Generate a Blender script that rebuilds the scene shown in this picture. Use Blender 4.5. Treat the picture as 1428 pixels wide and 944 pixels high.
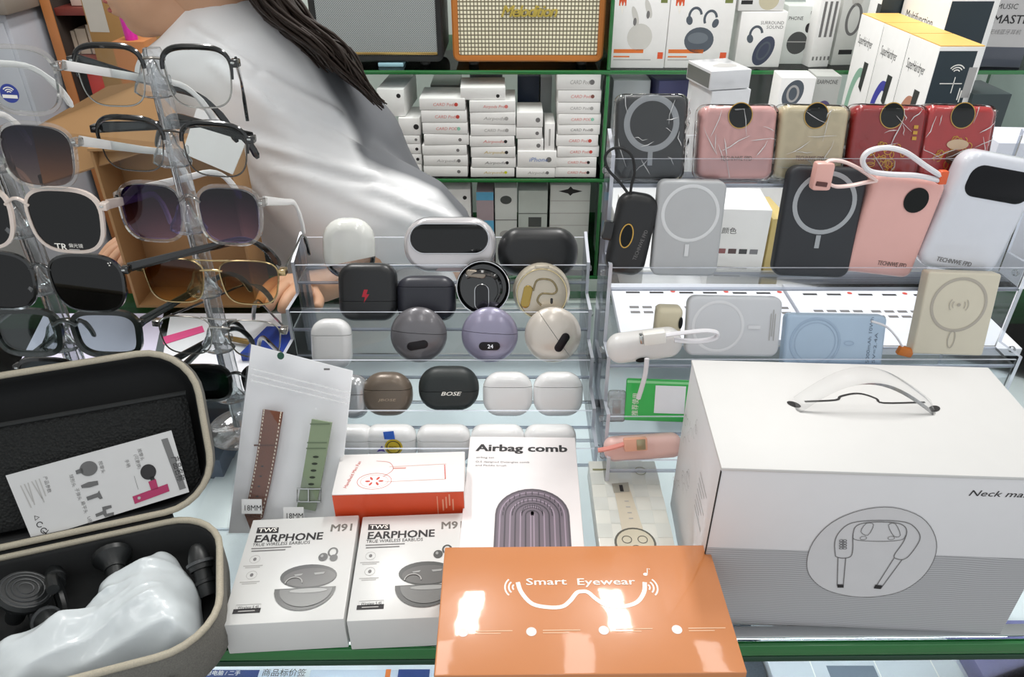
import bpy, bmesh, math, random
from mathutils import Vector, Matrix, noise

scene = bpy.context.scene
col = scene.collection
for o in list(bpy.data.objects):
    bpy.data.objects.remove(o)
random.seed(4)
R = math.radians
PI = math.pi

# ------------------------------------------------------------------ camera
F, TH, CH = 1050.0, R(32), 0.53
cd = bpy.data.cameras.new('camera')
cd.sensor_width = 36
cd.lens = F / 1428 * 36
cd.clip_start = 0.01
cam = bpy.data.objects.new('camera', cd)
col.objects.link(cam)
cam.location = (0, 0, CH)
cam.rotation_euler = (R(90) - TH, 0, 0)
scene.camera = cam

# ------------------------------------------------------------------ world, lights, exposure
w = bpy.data.worlds.new('shop_ambient')
scene.world = w
w.use_nodes = True
w.node_tree.nodes['Background'].inputs[0].default_value = (0.93, 0.97, 1.0, 1)
w.node_tree.nodes['Background'].inputs[1].default_value = 1.22
scene.view_settings.view_transform = 'Standard'
scene.view_settings.look = 'None'
scene.view_settings.exposure = -0.6
scene.view_settings.gamma = 1.0
scene.view_settings.use_curve_mapping = False
scene.cycles.transparent_max_bounces = 40
scene.cycles.max_bounces = 10
scene.cycles.caustics_reflective = False
scene.cycles.caustics_refractive = False


def area(name, loc, sx, sy, power, color=(1, 1, 1), rot=(0, 0, 0)):
    d = bpy.data.lights.new(name, 'AREA')
    d.shape = 'RECTANGLE'
    d.size, d.size_y = sx, sy
    d.energy = power
    d.color = color
    o = bpy.data.objects.new(name, d)
    o.location = loc
    o.rotation_euler = rot
    col.objects.link(o)
    return o


# LED strips of the shop ceiling
for k, (x, y) in enumerate([(-0.9, -0.25), (0.0, -0.25), (0.9, -0.25), (-0.75, 0.75), (0.15, 0.75), (1.05, 0.75),
                            (-0.6, 1.55), (0.45, 1.55)]):
    area('led_strip_light', (x, y, 1.62), 0.16, 0.75, 3.4 if y < 1.2 else 27.0, (1.0, 0.985, 0.96))


# ------------------------------------------------------------------ pixel -> place helpers
def ray(u, v):
    a = (u - 714) / F
    b = -(v - 472) / F
    return Vector((a, math.cos(TH) + b * math.sin(TH), -math.sin(TH) + b * math.cos(TH)))


def P(u, v, y=None, z=None):
    d = ray(u, v)
    t = y / d.y if y is not None else (z - CH) / d.z
    return Vector((t * d.x, t * d.y, CH + t * d.z))


def mpp(p):
    """metres per photo pixel at a place"""
    return (p.y * math.cos(TH) + (CH - p.z) * math.sin(TH)) / F


# ------------------------------------------------------------------ materials
def lin(c):
    r = []
    for v in c:
        v = v / 255
        r.append(v / 12.92 if v <= 0.04045 else ((v + 0.055) / 1.055) ** 2.4)
    return (*r, 1)


_m = {}


def mat(name, c, rough=0.45, metal=0.0, amt=0.03, scale=60, bump=0.0, bscale=200, coat=0.0, emit=0.0, trans=0.0, spec=0.5, sub=0.0):
    if name in _m:
        return _m[name]
    m = bpy.data.materials.new(name)
    m.use_nodes = True
    nt = m.node_tree
    b = nt.nodes['Principled BSDF']
    tc = nt.nodes.new('ShaderNodeTexCoord')
    nz = nt.nodes.new('ShaderNodeTexNoise')
    nz.inputs['Scale'].default_value = scale
    nt.links.new(tc.outputs['Object'], nz.inputs['Vector'])
    mx = nt.nodes.new('ShaderNodeMix')
    mx.data_type = 'RGBA'
    L = lin(c)
    mx.inputs[6].default_value = tuple(max(0, v * (1 - amt)) for v in L[:3]) + (1,)
    mx.inputs[7].default_value = tuple(min(1, v * (1 + amt)) for v in L[:3]) + (1,)
    nt.links.new(nz.outputs['Fac'], mx.inputs[0])
    nt.links.new(mx.outputs[2], b.inputs['Base Color'])
    b.inputs['Roughness'].default_value = rough
    b.inputs['Metallic'].default_value = metal
    b.inputs['Coat Weight'].default_value = coat
    b.inputs['Coat Roughness'].default_value = 0.06
    b.inputs['Transmission Weight'].default_value = trans
    b.inputs['Specular IOR Level'].default_value = spec
    if sub:
        b.inputs['Subsurface Weight'].default_value = sub
        b.inputs['Subsurface Radius'].default_value = (0.01, 0.005, 0.003)
    if emit:
        b.inputs['Emission Color'].default_value = L
        b.inputs['Emission Strength'].default_value = emit
    if bump:
        n2 = nt.nodes.new('ShaderNodeTexNoise')
        n2.inputs['Scale'].default_value = bscale
        n2.inputs['Detail'].default_value = 3
        nt.links.new(tc.outputs['Object'], n2.inputs['Vector'])
        bp = nt.nodes.new('ShaderNodeBump')
        bp.inputs['Strength'].default_value = bump
        bp.inputs['Distance'].default_value = 0.004
        nt.links.new(n2.outputs['Fac'], bp.inputs['Height'])
        nt.links.new(bp.outputs['Normal'], b.inputs['Normal'])
        if coat:
            nt.links.new(bp.outputs['Normal'], b.inputs['Coat Normal'])
    _m[name] = m
    return m


def clear(name, tint=(250, 252, 255), fres=0.12, base=0.03, rough=0.03, bump=0.0, bscale=90, body=None, body_amt=0.0, crumple=False):
    """thin clear plastic or glass: what lies behind shows through, with a reflection on top"""
    if name in _m:
        return _m[name]
    m = bpy.data.materials.new(name)
    m.use_nodes = True
    nt = m.node_tree
    nt.nodes.remove(nt.nodes['Principled BSDF'])
    out = nt.nodes['Material Output']
    tr = nt.nodes.new('ShaderNodeBsdfTransparent')
    tr.inputs[0].default_value = lin(tint)
    gl = nt.nodes.new('ShaderNodeBsdfGlossy')
    gl.inputs['Roughness'].default_value = rough
    lw = nt.nodes.new('ShaderNodeLayerWeight')
    lw.inputs['Blend'].default_value = fres
    ad = nt.nodes.new('ShaderNodeMath')
    ad.operation = 'ADD'
    ad.use_clamp = True
    ad.inputs[1].default_value = base
    nt.links.new(lw.outputs['Fresnel'], ad.inputs[0])
    mx = nt.nodes.new('ShaderNodeMixShader')
    nt.links.new(ad.outputs[0], mx.inputs[0])
    first = tr
    if body is not None:
        df = nt.nodes.new('ShaderNodeBsdfDiffuse')
        df.inputs[0].default_value = lin(body)
        m0 = nt.nodes.new('ShaderNodeMixShader')
        m0.inputs[0].default_value = body_amt
        nt.links.new(tr.outputs[0], m0.inputs[1])
        nt.links.new(df.outputs[0], m0.inputs[2])
        first = m0
    nt.links.new(first.outputs[0], mx.inputs[1])
    nt.links.new(gl.outputs[0], mx.inputs[2])
    if bump:
        tc = nt.nodes.new('ShaderNodeTexCoord')
        if crumple:
            nz = nt.nodes.new('ShaderNodeTexVoronoi')
            nz.feature = 'DISTANCE_TO_EDGE'
            nz.inputs['Scale'].default_value = bscale
            o_ = nz.outputs['Distance']
        else:
            nz = nt.nodes.new('ShaderNodeTexNoise')
            nz.inputs['Scale'].default_value = bscale
            nz.inputs['Detail'].default_value = 4
            o_ = nz.outputs['Fac']
        nt.links.new(tc.outputs['Object'], nz.inputs['Vector'])
        bp = nt.nodes.new('ShaderNodeBump')
        bp.inputs['Strength'].default_value = bump
        bp.inputs['Distance'].default_value = 0.006
        nt.links.new(o_, bp.inputs['Height'])
        nt.links.new(bp.outputs['Normal'], gl.inputs['Normal'])
        nt.links.new(bp.outputs['Normal'], lw.inputs['Normal'])
    nt.links.new(mx.outputs[0], out.inputs[0])
    _m[name] = m
    return m


def lens_mat(name, top, bot, z0, z1, fres=0.12):
    """tinted spectacle lens whose dye fades from top to bottom"""
    m = clear(name, fres=fres, base=0.04)
    nt = m.node_tree
    tr = [n for n in nt.nodes if n.type == 'BSDF_TRANSPARENT'][0]
    tc = nt.nodes.new('ShaderNodeTexCoord')
    sp = nt.nodes.new('ShaderNodeSeparateXYZ')
    nt.links.new(tc.outputs['Object'], sp.inputs[0])
    mr = nt.nodes.new('ShaderNodeMapRange')
    mr.inputs[1].default_value, mr.inputs[2].default_value = z0, z1
    nt.links.new(sp.outputs['Z'], mr.inputs[0])
    mx = nt.nodes.new('ShaderNodeMix')
    mx.data_type = 'RGBA'
    mx.inputs[6].default_value, mx.inputs[7].default_value = lin(bot), lin(top)
    nt.links.new(mr.outputs[0], mx.inputs[0])
    nt.links.new(mx.outputs[2], tr.inputs[0])
    return m


def grid_mat(name, ca, cb, sx, sz, duty=0.6, diag=False):
    """woven speaker cloth: pale squares in a dark net"""
    if name in _m:
        return _m[name]
    m = mat(name, ca, 0.8)
    nt = m.node_tree
    b = nt.nodes['Principled BSDF']
    tc = nt.nodes.new('ShaderNodeTexCoord')
    mp = nt.nodes.new('ShaderNodeMapping')
    if diag:
        mp.inputs['Rotation'].default_value = (0, R(45), 0)
    nt.links.new(tc.outputs['Object'], mp.inputs[0])
    sp = nt.nodes.new('ShaderNodeSeparateXYZ')
    nt.links.new(mp.outputs[0], sp.inputs[0])
    outs = []
    for ax, s in (('X', sx), ('Z', sz)):
        mu = nt.nodes.new('ShaderNodeMath'); mu.operation = 'MULTIPLY'; mu.inputs[1].default_value = s
        nt.links.new(sp.outputs[ax], mu.inputs[0])
        fr = nt.nodes.new('ShaderNodeMath'); fr.operation = 'FRACT'
        nt.links.new(mu.outputs[0], fr.inputs[0])
        lt = nt.nodes.new('ShaderNodeMath'); lt.operation = 'LESS_THAN'; lt.inputs[1].default_value = duty
        nt.links.new(fr.outputs[0], lt.inputs[0])
        outs.append(lt)
    an = nt.nodes.new('ShaderNodeMath'); an.operation = 'MULTIPLY'
    nt.links.new(outs[0].outputs[0], an.inputs[0]); nt.links.new(outs[1].outputs[0], an.inputs[1])
    mx = nt.nodes.new('ShaderNodeMix'); mx.data_type = 'RGBA'
    mx.inputs[6].default_value, mx.inputs[7].default_value = lin(cb), lin(ca)
    nt.links.new(an.outputs[0], mx.inputs[0])
    nt.links.new(mx.outputs[2], b.inputs['Base Color'])
    return m


def wave_mat(name, ca, cb, scale, dist=3):
    """fine printed wave lines"""
    if name in _m:
        return _m[name]
    m = mat(name, ca, 0.5)
    nt = m.node_tree
    b = nt.nodes['Principled BSDF']
    tc = nt.nodes.new('ShaderNodeTexCoord')
    wv = nt.nodes.new('ShaderNodeTexWave')
    wv.bands_direction = 'Z'
    wv.inputs['Scale'].default_value = scale
    wv.inputs['Distortion'].default_value = dist
    wv.inputs['Detail'].default_value = 1
    wv.inputs['Detail Scale'].default_value = 0.12
    nt.links.new(tc.outputs['Object'], wv.inputs['Vector'])
    mx = nt.nodes.new('ShaderNodeMix'); mx.data_type = 'RGBA'
    mx.inputs[6].default_value, mx.inputs[7].default_value = lin(ca), lin(cb)
    nt.links.new(wv.outputs['Fac'], mx.inputs[0])
    nt.links.new(mx.outputs[2], b.inputs['Base Color'])
    return m


WHITE_CARD = mat('white_card', (246, 245, 243), 0.5)
WHITE_GLOSS = mat('white_gloss_plastic', (240, 239, 236), 0.18, coat=0.5)
BLACK_PL = mat('black_plastic', (22, 23, 25), 0.25, coat=0.3)
BLACK_MATT = mat('black_matt', (24, 25, 27), 0.55)
INK = mat('ink_black', (38, 36, 38), 0.6)
INK_GREY = mat('ink_grey', (120, 118, 118), 0.6)
INK_LIGHT = mat('ink_light_grey', (178, 176, 174), 0.6)
INK_WHITE = mat('ink_white', (250, 246, 238), 0.5)
INK_RED = mat('ink_red', (205, 72, 58), 0.6)
INK_ORANGE = mat('ink_orange', (228, 120, 50), 0.6)
ACR = clear('clear_acrylic', (253, 254, 255), 0.10, 0.012)
ACR_EDGE = clear('acrylic_cut_edge', (235, 240, 252), 0.2, 0.08, rough=0.15, body=(240, 244, 255), body_amt=0.6)
GLASS_EDGE = mat('green_glass_edge', (40, 116, 60), 0.12, coat=0.6)
GLASS = clear('shelf_glass', (250, 253, 252), 0.12, 0.012)
CRYSTAL = clear('crystal_acrylic', (250, 251, 252), 0.25, 0.05, rough=0.03, bump=0.12, bscale=60, body=(244, 246, 248), body_amt=0.1)
SHRINK = clear('shrink_film', (252, 252, 252), 0.12, 0.03, rough=0.05, bump=0.35, bscale=60, crumple=True)


# ------------------------------------------------------------------ object helpers
def mesh_from(verts, faces, mi=None):
    me = bpy.data.meshes.new('m')
    me.from_pydata([tuple(v) for v in verts], [], faces)
    if mi:
        me.polygons.foreach_set('material_index', mi)
    me.update()
    return me


def link(name, me, mats, parent=None, M=None, smooth=35):
    o = bpy.data.objects.new(name, me)
    me.name = name
    if not isinstance(mats, (list, tuple)):
        mats = [mats]
    if len(me.materials) == 0:
        for m_ in mats:
            me.materials.append(m_)
    if smooth:
        me.polygons.foreach_set('use_smooth', [True] * len(me.polygons))
        me.set_sharp_from_angle(angle=R(smooth))
    col.objects.link(o)
    if parent is not None:
        o.parent = parent
    if M is not None:
        o.matrix_basis = M
    return o


def bm_mesh(bm, fix=True):
    if fix:
        bmesh.ops.recalc_face_normals(bm, faces=bm.faces)
    me = bpy.data.meshes.new('m')
    bm.to_mesh(me)
    bm.free()
    return me


def empty(name, M):
    o = bpy.data.objects.new(name, None)
    o.empty_display_size = 0.01
    col.objects.link(o)
    o.matrix_basis = M
    return o


def tag(o, label, cat, group=None, kind=None):
    o['label'] = label
    o['category'] = cat
    if group:
        o['group'] = group
    if kind:
        o['kind'] = kind
    return o


def struct(o, label=None, cat=None):
    o['kind'] = 'structure'
    if label:
        o['label'] = label
        o['category'] = cat
    return o


def T(x, y=None, z=None):
    return Matrix.Translation(Vector(x) if y is None else Vector((x, y, z)))


def RX(a): return Matrix.Rotation(R(a), 4, 'X')
def RY(a): return Matrix.Rotation(R(a), 4, 'Y')
def RZ(a): return Matrix.Rotation(R(a), 4, 'Z')


def boxm(x0, x1, y0, y1, z0, z1, bev=0.0, seg=2):
    bm = bmesh.new()
    vs = [bm.verts.new((x, y, z)) for x in (x0, x1) for y in (y0, y1) for z in (z0, z1)]
    for f in ((0, 1, 3, 2), (4, 6, 7, 5), (0, 4, 5, 1), (2, 3, 7, 6), (0, 2, 6, 4), (1, 5, 7, 3)):
        bm.faces.new([vs[i] for i in f])
    if bev:
        bmesh.ops.bevel(bm, geom=bm.edges[:], offset=bev, segments=seg, profile=0.5, affect='EDGES')
    return bm_mesh(bm)


def sheet(x0, x1, y0, y1, z0, z1):
    """acrylic/glass sheet: the two big faces get slot 0, the narrow cut edges slot 1"""
    me = boxm(x0, x1, y0, y1, z0, z1)
    dims = (x1 - x0, y1 - y0, z1 - z0)
    ax = dims.index(min(dims))
    for p in me.polygons:
        p.material_index = 0 if abs(p.normal[ax]) > 0.9 else 1
    return me


def prism(pts, z0, z1, ax='z'):
    """polygon (2D) swept z0..z1; ax='y' puts the polygon into xz"""
    n = len(pts)
    if ax == 'z':
        vs = [(p[0], p[1], z0) for p in pts] + [(p[0], p[1], z1) for p in pts]
    else:
        vs = [(p[0], z0, p[1]) for p in pts] + [(p[0], z1, p[1]) for p in pts]
    fs = [list(range(n))[::-1], list(range(n, 2 * n))] + [[i, (i + 1) % n, n + (i + 1) % n, n + i] for i in range(n)]
    bm = bmesh.new()
    bv = [bm.verts.new(v) for v in vs]
    for f in fs:
        bm.faces.new([bv[i] for i in f])
    return bm_mesh(bm)


def rrect(w, h, r, ns=5, cx=0, cy=0):
    r = min(r, w / 2 - 1e-5, h / 2 - 1e-5)
    pts = []
    for qx, qy, a0 in ((1, 1, 0), (-1, 1, 90), (-1, -1, 180), (1, -1, 270)):
        for k in range(ns + 1):
            a = R(a0 + 90 * k / ns)
            pts.append((cx + qx * (w / 2 - r) + r * math.cos(a), cy + qy * (h / 2 - r) + r * math.sin(a)))
    return pts


def loft(rings, cap0=True, cap1=True, closed=True):
    n = len(rings[0])
    bm = bmesh.new()
    vv = [[bm.verts.new(p) for p in r] for r in rings]
    for a, b in zip(vv, vv[1:]):
        for i in range(n if closed else n - 1):
            j = (i + 1) % n
            bm.faces.new((a[i], a[j], b[j], b[i]))
    if cap0:
        bm.faces.new(vv[0][::-1])
    if cap1:
        bm.faces.new(vv[-1])
    return bm_mesh(bm)


def slabm(w, h, t, r, b, ns=6, nb=4, bb=None):
    """rounded slab standing in xz, thickness along y, edges rolled over by b (back bb)"""
    rings = []
    bb = b if bb is None else bb
    for k in range(nb + 1):
        a = PI / 2 * k / nb
        ins = b * (1 - math.sin(a))
        y = -t / 2 + b * (1 - math.cos(a))
        rings.append([(x, y, z) for x, z in rrect(w - 2 * ins, h - 2 * ins, max(r - ins, 0.0006), ns)])
    for k in range(nb + 1):
        a = PI / 2 * (1 - k / nb)
        ins = bb * (1 - math.sin(a))
        y = t / 2 - bb * (1 - math.cos(a))
        rings.append([(x, y, z) for x, z in rrect(w - 2 * ins, h - 2 * ins, max(r - ins, 0.0006), ns)])
    return loft(rings)


def tubem(path, rad, ns=8, closed=False, flat=None):
    """tube along points; rad a number or a list; flat=(a,b) scales the section"""
    path = [Vector(p) for p in path]
    n = len(path)
    rings = []
    up = Vector((0, 0, 1))
    prev = None
    for i, p in enumerate(path):
        if closed:
            t = (path[(i + 1) % n] - path[i - 1])
        else:
            t = path[min(i + 1, n - 1)] - path[max(i - 1, 0)]
        t = t.normalized() if t.length > 1e-9 else Vector((0, 1, 0))
        if prev is None:
            ref = up if abs(t.dot(up)) < 0.9 else Vector((0, 1, 0))
            s = t.cross(ref).normalized()
        else:
            s = (prev - t * prev.dot(t)).normalized()
        prev = s
        q = t.cross(s)
        r = rad[i] if isinstance(rad, (list, tuple)) else rad
        fa, fb = flat if flat else (1, 1)
        rings.append([p + s * (r * fa * math.cos(2 * PI * k / ns)) + q * (r * fb * math.sin(2 * PI * k / ns)) for k in range(ns)])
    if closed:
        rings.append(rings[0])
        return loft(rings, False, False)
    return loft(rings)


def lathe(prof, n=24, ax='z'):
    rings = []
    for r, h in prof:
        r = max(r, 1e-5)
        if ax == 'z':
            rings.append([(r * math.cos(2 * PI * k / n), r * math.sin(2 * PI * k / n), h) for k in range(n)])
        else:
            rings.append([(r * math.cos(2 * PI * k / n), h, r * math.sin(2 * PI * k / n)) for k in range(n)])
    return loft(rings)


def spline(pts, n=8, closed=False):
    pts = [Vector(p) for p in pts]
    out = []
    m = len(pts)
    for i in range(m if closed else m - 1):
        if closed:
            p0, p1, p2, p3 = pts[i - 1], pts[i], pts[(i + 1) % m], pts[(i + 2) % m]
        else:
            p0, p1, p2, p3 = pts[max(i - 1, 0)], pts[i], pts[i + 1], pts[min(i + 2, m - 1)]
        for k in range(n):
            t = k / n
            out.append(0.5 * ((2 * p1) + (p2 - p0) * t + (2 * p0 - 5 * p1 + 4 * p2 - p3) * t * t + (3 * p1 - p0 - 3 * p2 + p3) * t ** 3))
    if not closed:
        out.append(pts[-1])
    return out


def merge(*meshes):
    bm = bmesh.new()
    for me in meshes:
        bm.from_mesh(me)
    return bm_mesh(bm, False)


def xf(me, M):
    me.transform(M)
    return me


_tc = {}


def textm(s, cap, bold=0.0, sx=1.0, shear=0.0, space=1.0, align='LEFT', ext=0.0):
    c = bpy.data.curves.new('t', 'FONT')
    c.body = s
    c.size = cap / 0.72
    c.resolution_u = 2
    c.offset = 0.0
    c.shear = shear
    c.space_character = space
    c.align_x = align
    c.extrude = ext
    o = bpy.data.objects.new('t', c)
    me = bpy.data.meshes.new_from_object(o)
    bpy.data.objects.remove(o)
    bpy.data.curves.remove(c)
    me.materials.clear()
    if bold:
        # heavier strokes: the outline laid down again a little to the left and right
        bm = bmesh.new()
        for dx in (-bold, 0, bold):
            for dy in (0, bold * .8):
                m3 = me.copy(); m3.transform(Matrix.Translation((dx * cap, dy * cap, 0.00002 * (dx / bold + 1 + 3 * (dy > 0))))); bm.from_mesh(m3); bpy.data.meshes.remove(m3)
        bm.to_mesh(me); bm.free()
    if sx != 1.0:
        me.transform(Matrix.Diagonal((sx, 1, 1, 1)))
    return me


class Face:
    """flat print on one face of a thing, in metres from the face's origin"""

    def __init__(s, root, M, o, ux, uy, lift=0.0002):
        s.root, s.M = root, M
        s.o, s.ux, s.uy = Vector(o), Vector(ux), Vector(uy)
        s.n = s.ux.cross(s.uy)
        s.lift = lift

    def q(s, u, v):
        """photo pixel on this face -> face metres"""
        o = s.M @ s.o
        r3 = s.M.to_3x3()
        ux, uy, n = r3 @ s.ux, r3 @ s.uy, r3 @ s.n
        c = Vector((0, 0, CH))
        d = ray(u, v)
        t = (o - c).dot(n) / d.dot(n)
        p = c + d * t - o
        return (p.dot(ux), p.dot(uy))

    def qs(s, pts): return [s.q(*p) for p in pts]

    def mtx(s, lift):
        m = Matrix.Identity(4)
        m.col[0][:3], m.col[1][:3], m.col[2][:3] = s.ux, s.uy, s.n
        m.col[3][:3] = s.o + s.n * s.lift * lift
        return m

    def put(s, me, m, name, lift=1):
        me.transform(s.mtx(lift))
        return link(name, me, m, s.root, smooth=0)

    def text(s, t, x, y, cap, m=None, width=None, name='printed_text', lift=1, rot=0, **k):
        me = textm(t, cap, **k)
        if width:
            xs = [v.co.x for v in me.vertices]
            wd = max(xs) - min(xs)
            me.transform(Matrix.Diagonal((width / wd, 1, 1, 1)))
        me.transform(T(x, y, 0) @ RZ(rot))
        return s.put(me, m or INK, name, lift)

    def poly(s, pts, m, name='printed_shape', lift=1):
        return s.put(mesh_from([(x, y, 0) for x, y in pts], [list(range(len(pts)))]), m, name, lift)

    def rects(s, rs, m, name='printed_lines', lift=1):
        v, f = [], []
        for x, y, w_, h_ in rs:
            i = len(v)
            v += [(x, y, 0), (x + w_, y, 0), (x + w_, y + h_, 0), (x, y + h_, 0)]
            f.append([i, i + 1, i + 2, i + 3])
        return s.put(mesh_from(v, f), m, name, lift)

    def line(s, pts, wd, m, name='printed_line', lift=1, closed=False):
        pts = [Vector((p[0], p[1])) for p in pts]
        n = len(pts)
        v, f = [], []
        for i, p in enumerate(pts):
            t = pts[(i + 1) % n] - pts[i - 1] if closed else pts[min(i + 1, n - 1)] - pts[max(i - 1, 0)]
            t = t.normalized()
            nn = Vector((-t.y, t.x)) * wd / 2
            v += [(*(p + nn), 0), (*(p - nn), 0)]
        for i in range(n if closed else n - 1):
            j = (i + 1) % n
            f.append([2 * i, 2 * i + 1, 2 * j + 1, 2 * j])
        return s.put(mesh_from(v, f), m, name, lift)

    def ell(s, cx, cy, rx, ry, m, name='printed_shape', lift=1, n=28, rot=0):
        c, sn = math.cos(R(rot)), math.sin(R(rot))
        pts = []
        for k in range(n):
            a = 2 * PI * k / n
            x, y = rx * math.cos(a), ry * math.sin(a)
            pts.append((cx + x * c - y * sn, cy + x * sn + y * c))
        return s.poly(pts, m, name, lift)

    def ring(s, cx, cy, rx, ry, wd, m, name='printed_ring', lift=1, n=36, a0=0, a1=360, rot=0):
        c, sn = math.cos(R(rot)), math.sin(R(rot))
        full = abs(a1 - a0) >= 360
        pts = []
        for k in range(n if full else n + 1):
            a = R(a0 + (a1 - a0) * k / n)
            x, y = rx * math.cos(a), ry * math.sin(a)
            pts.append((cx + x * c - y * sn, cy + x * sn + y * c))
        return s.line(pts, wd, m, name, lift, closed=full)


def topface(root, M, z): return Face(root, M, (0, 0, z), (1, 0, 0), (0, 1, 0))
def frontface(root, M, y): return Face(root, M, (0, y, 0), (1, 0, 0), (0, 0, 1))


def fitbox(fl, fr, br, bl, z):
    """four photo corners of a level top face -> centre, width, depth, yaw (deg)"""
    a, b, c, d = [P(*p, z=z) for p in (fl, fr, br, bl)]
    ce = (a + b + c + d) / 4
    ex = ((b - a) + (c - d)) / 2
    ey = ((d - a) + (c - b)) / 2
    yaw = math.degrees(math.atan2(ex.y, ex.x))
    return ce, ex.length, ey.length, yaw


def carton(name, label, cat, cx, cy, z0, w_, d, h, yaw, m, bev=0.0008, group=None):
    M = T(cx, cy, z0) @ RZ(yaw)
    o = link(name, boxm(-w_ / 2, w_ / 2, -d / 2, d / 2, 0, h, bev), m, None, M)
    tag(o, label, cat, group)
    return o, M


def blob(outline, z0, z1, amp, seed, nr=14, dome=2.4, nscale=18, sub=4):
    """crumpled pouch: dome over a closed outline (world x,y)"""
    pts = [Vector((p[0], p[1], 0)) for p in spline([(p[0], p[1], 0) for p in outline], sub, True)]
    n = len(pts)
    c = sum(pts, Vector()) / n
    rings = []
    for i in range(nr, 0, -1):
        r = i / nr
        rg = []
        for p in pts:
            q = c + (p - c) * r
            hgt = (z1 - z0) * (1 - r ** dome) ** 0.6
            nn = noise.noise(Vector((q.x * nscale, q.y * nscale, seed))) + 0.9 * (.5 - abs(noise.noise(Vector(((q.x * .8 + q.y * .6) * nscale * .7, (q.y * .8 - q.x * .6) * nscale * 2.0, seed + 5))))) + .12 * (.5 - abs(noise.noise(Vector((q.x * nscale * 3.3, q.y * nscale * 2.2, seed + 9)))))
            rg.append(Vector((q.x, q.y, z0 + hgt + nn * amp * (1.0 if i < nr else 0.0))))
        rings.append(rg)
    base = [Vector((p.x, p.y, z0 - 0.002)) for p in pts]
    return loft([base] + rings)

# ================================================================== the room
FLOOR_Z = -0.95
fl = link('floor', boxm(-3, 3, -1.2, 3.2, FLOOR_Z - 0.05, FLOOR_Z), mat('floor_tile', (150, 146, 140), 0.3, amt=0.08, scale=3))
struct(fl)
struct(link('ceiling', boxm(-3, 3, -1.2, 3.2, 1.72, 1.78), mat('ceiling_white', (232, 231, 228), 0.8)))
struct(link('wall_back', boxm(-3, 3, 2.9, 3.0, FLOOR_Z, 1.72), mat('wall_paint', (214, 213, 210), 0.7)))
struct(link('wall_left', boxm(-2.4, -2.3, -1.2, 2.9, FLOOR_Z, 1.72), mat('wall_paint', (214, 213, 210), 0.7)))

# ------------------------------------------------------------------ the glass counter
CY = 0.6
MC = T(0, 0.384, 0) @ RZ(0.6)
ctr = empty('display_counter', MC)
tag(ctr, 'long glass-topped display counter with a green front glass edge and steel rail', 'counter')
CX0, CX1, CD = -1.3, 1.3, 0.595
gt = sheet(CX0, CX1, 0.0, CD, -0.012, 0.0)
link('glass_top', gt, [GLASS, GLASS_EDGE], ctr)
link('front_rail', boxm(CX0, CX1, 0.002, 0.013, 0.0002, 0.0028, 0.001), mat('brushed_steel', (188, 192, 194), 0.3, 0.9), ctr)
link('glass_edge_band', boxm(CX0, CX1, -0.0035, -0.0003, -0.014, -0.0008, 0.0008), GLASS_EDGE, ctr)
link('lower_seal', boxm(CX0, CX1, -0.004, 0.004, -0.021, -0.0145, 0.001), mat('seal_green', (24, 64, 44), 0.35), ctr)
link('front_glass', sheet(CX0, CX1, 0.0045, 0.0095, -0.5, -0.0125), [GLASS, GLASS_EDGE], ctr)
link('inner_deck', boxm(CX0, CX1, 0.012, CD - 0.01, -0.125, -0.115), mat('deck_white', (236, 240, 246), 0.45), ctr)
link('cabinet_base', boxm(CX0, CX1, 0.0, CD, FLOOR_Z + 0.001, -0.5), mat('cabinet_grey', (190, 190, 188), 0.5), ctr)
link('back_board', boxm(CX0, CX1, CD - 0.012, CD, -0.5, -0.013), mat('cabinet_grey', (190, 190, 188), 0.5), ctr)
for x, yl_ in ((-0.95, .022), (0.0, .022), (0.95, .022)):
    link('led_tube', xf(tubem([(x - 0.42, yl_, -0.02), (x + 0.42, yl_, -0.02)], 0.004, 8), Matrix.Identity(4)),
         mat('led_glow', (240, 246, 255), 0.4, emit=32.0), ctr)

DZ = -0.115


def decked(name, label, cat, q, th, m, group=None, bev=0.001):
    """a slab lying on the inner deck, laid out by its visible top corners"""
    ce, w_, d, yaw = fitbox(*q, DZ + th)
    M = T(ce.x, ce.y, DZ + 0.0005) @ RZ(yaw)
    o = link(name, boxm(-w_ / 2, w_ / 2, -d / 2, d / 2, 0, th, bev), m, None, M)
    tag(o, label, cat, group)
    return o, M, w_, d


o, M, w_, d = decked('tablet_box', 'pale grey flat device box inside the counter below the white massager box', 'box',
                     ((1052, 966), (1342, 966), (1318, 868), (1082, 868)), 0.02, mat('pale_grey_box', (205, 210, 216), 0.3))
f = topface(o, M, 0.02)
f.rects([(-w_ * .28, -d / 2, 0.001, d), (w_ * .06, -d / 2, 0.001, d), (w_ * .36, -d / 2, .001, d)], INK_WHITE, 'lid_seam')
f.rects([(-w_ * .2, -d * .33, w_ * .25, d * .2)], mat('slate_print', (110, 122, 136), .4), 'printed_panel')
o, M, w_, d = decked('speckled_phone_case', 'dark speckled phone case inside the counter right of the orange box', 'phone case',
                     ((1003, 966), (1055, 966), (1066, 866), (1014, 866)), 0.012, mat('speckle_dark', (62, 70, 80), .35, amt=.9, scale=900))
o, M, w_, d = decked('purple_device_box', 'violet blue device box inside the counter at the right edge', 'box',
                     ((1366, 966), (1512, 966), (1490, 868), (1345, 868)), 0.022, mat('violet_box', (128, 126, 178), .3, amt=.5, scale=25))
topface(o, M, .022).text('TOKO', -.02, -d * .05, .007, INK_WHITE, bold=.02)
o, M, w_, d = decked('blue_price_card', 'blue and white shelf price card inside the counter under the left earphone box', 'price tag',
                     ((264, 964), (414, 964), (412, 935), (272, 935)), 0.004, mat('price_white', (214, 224, 240), .4))
f = topface(o, M, .004)
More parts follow.
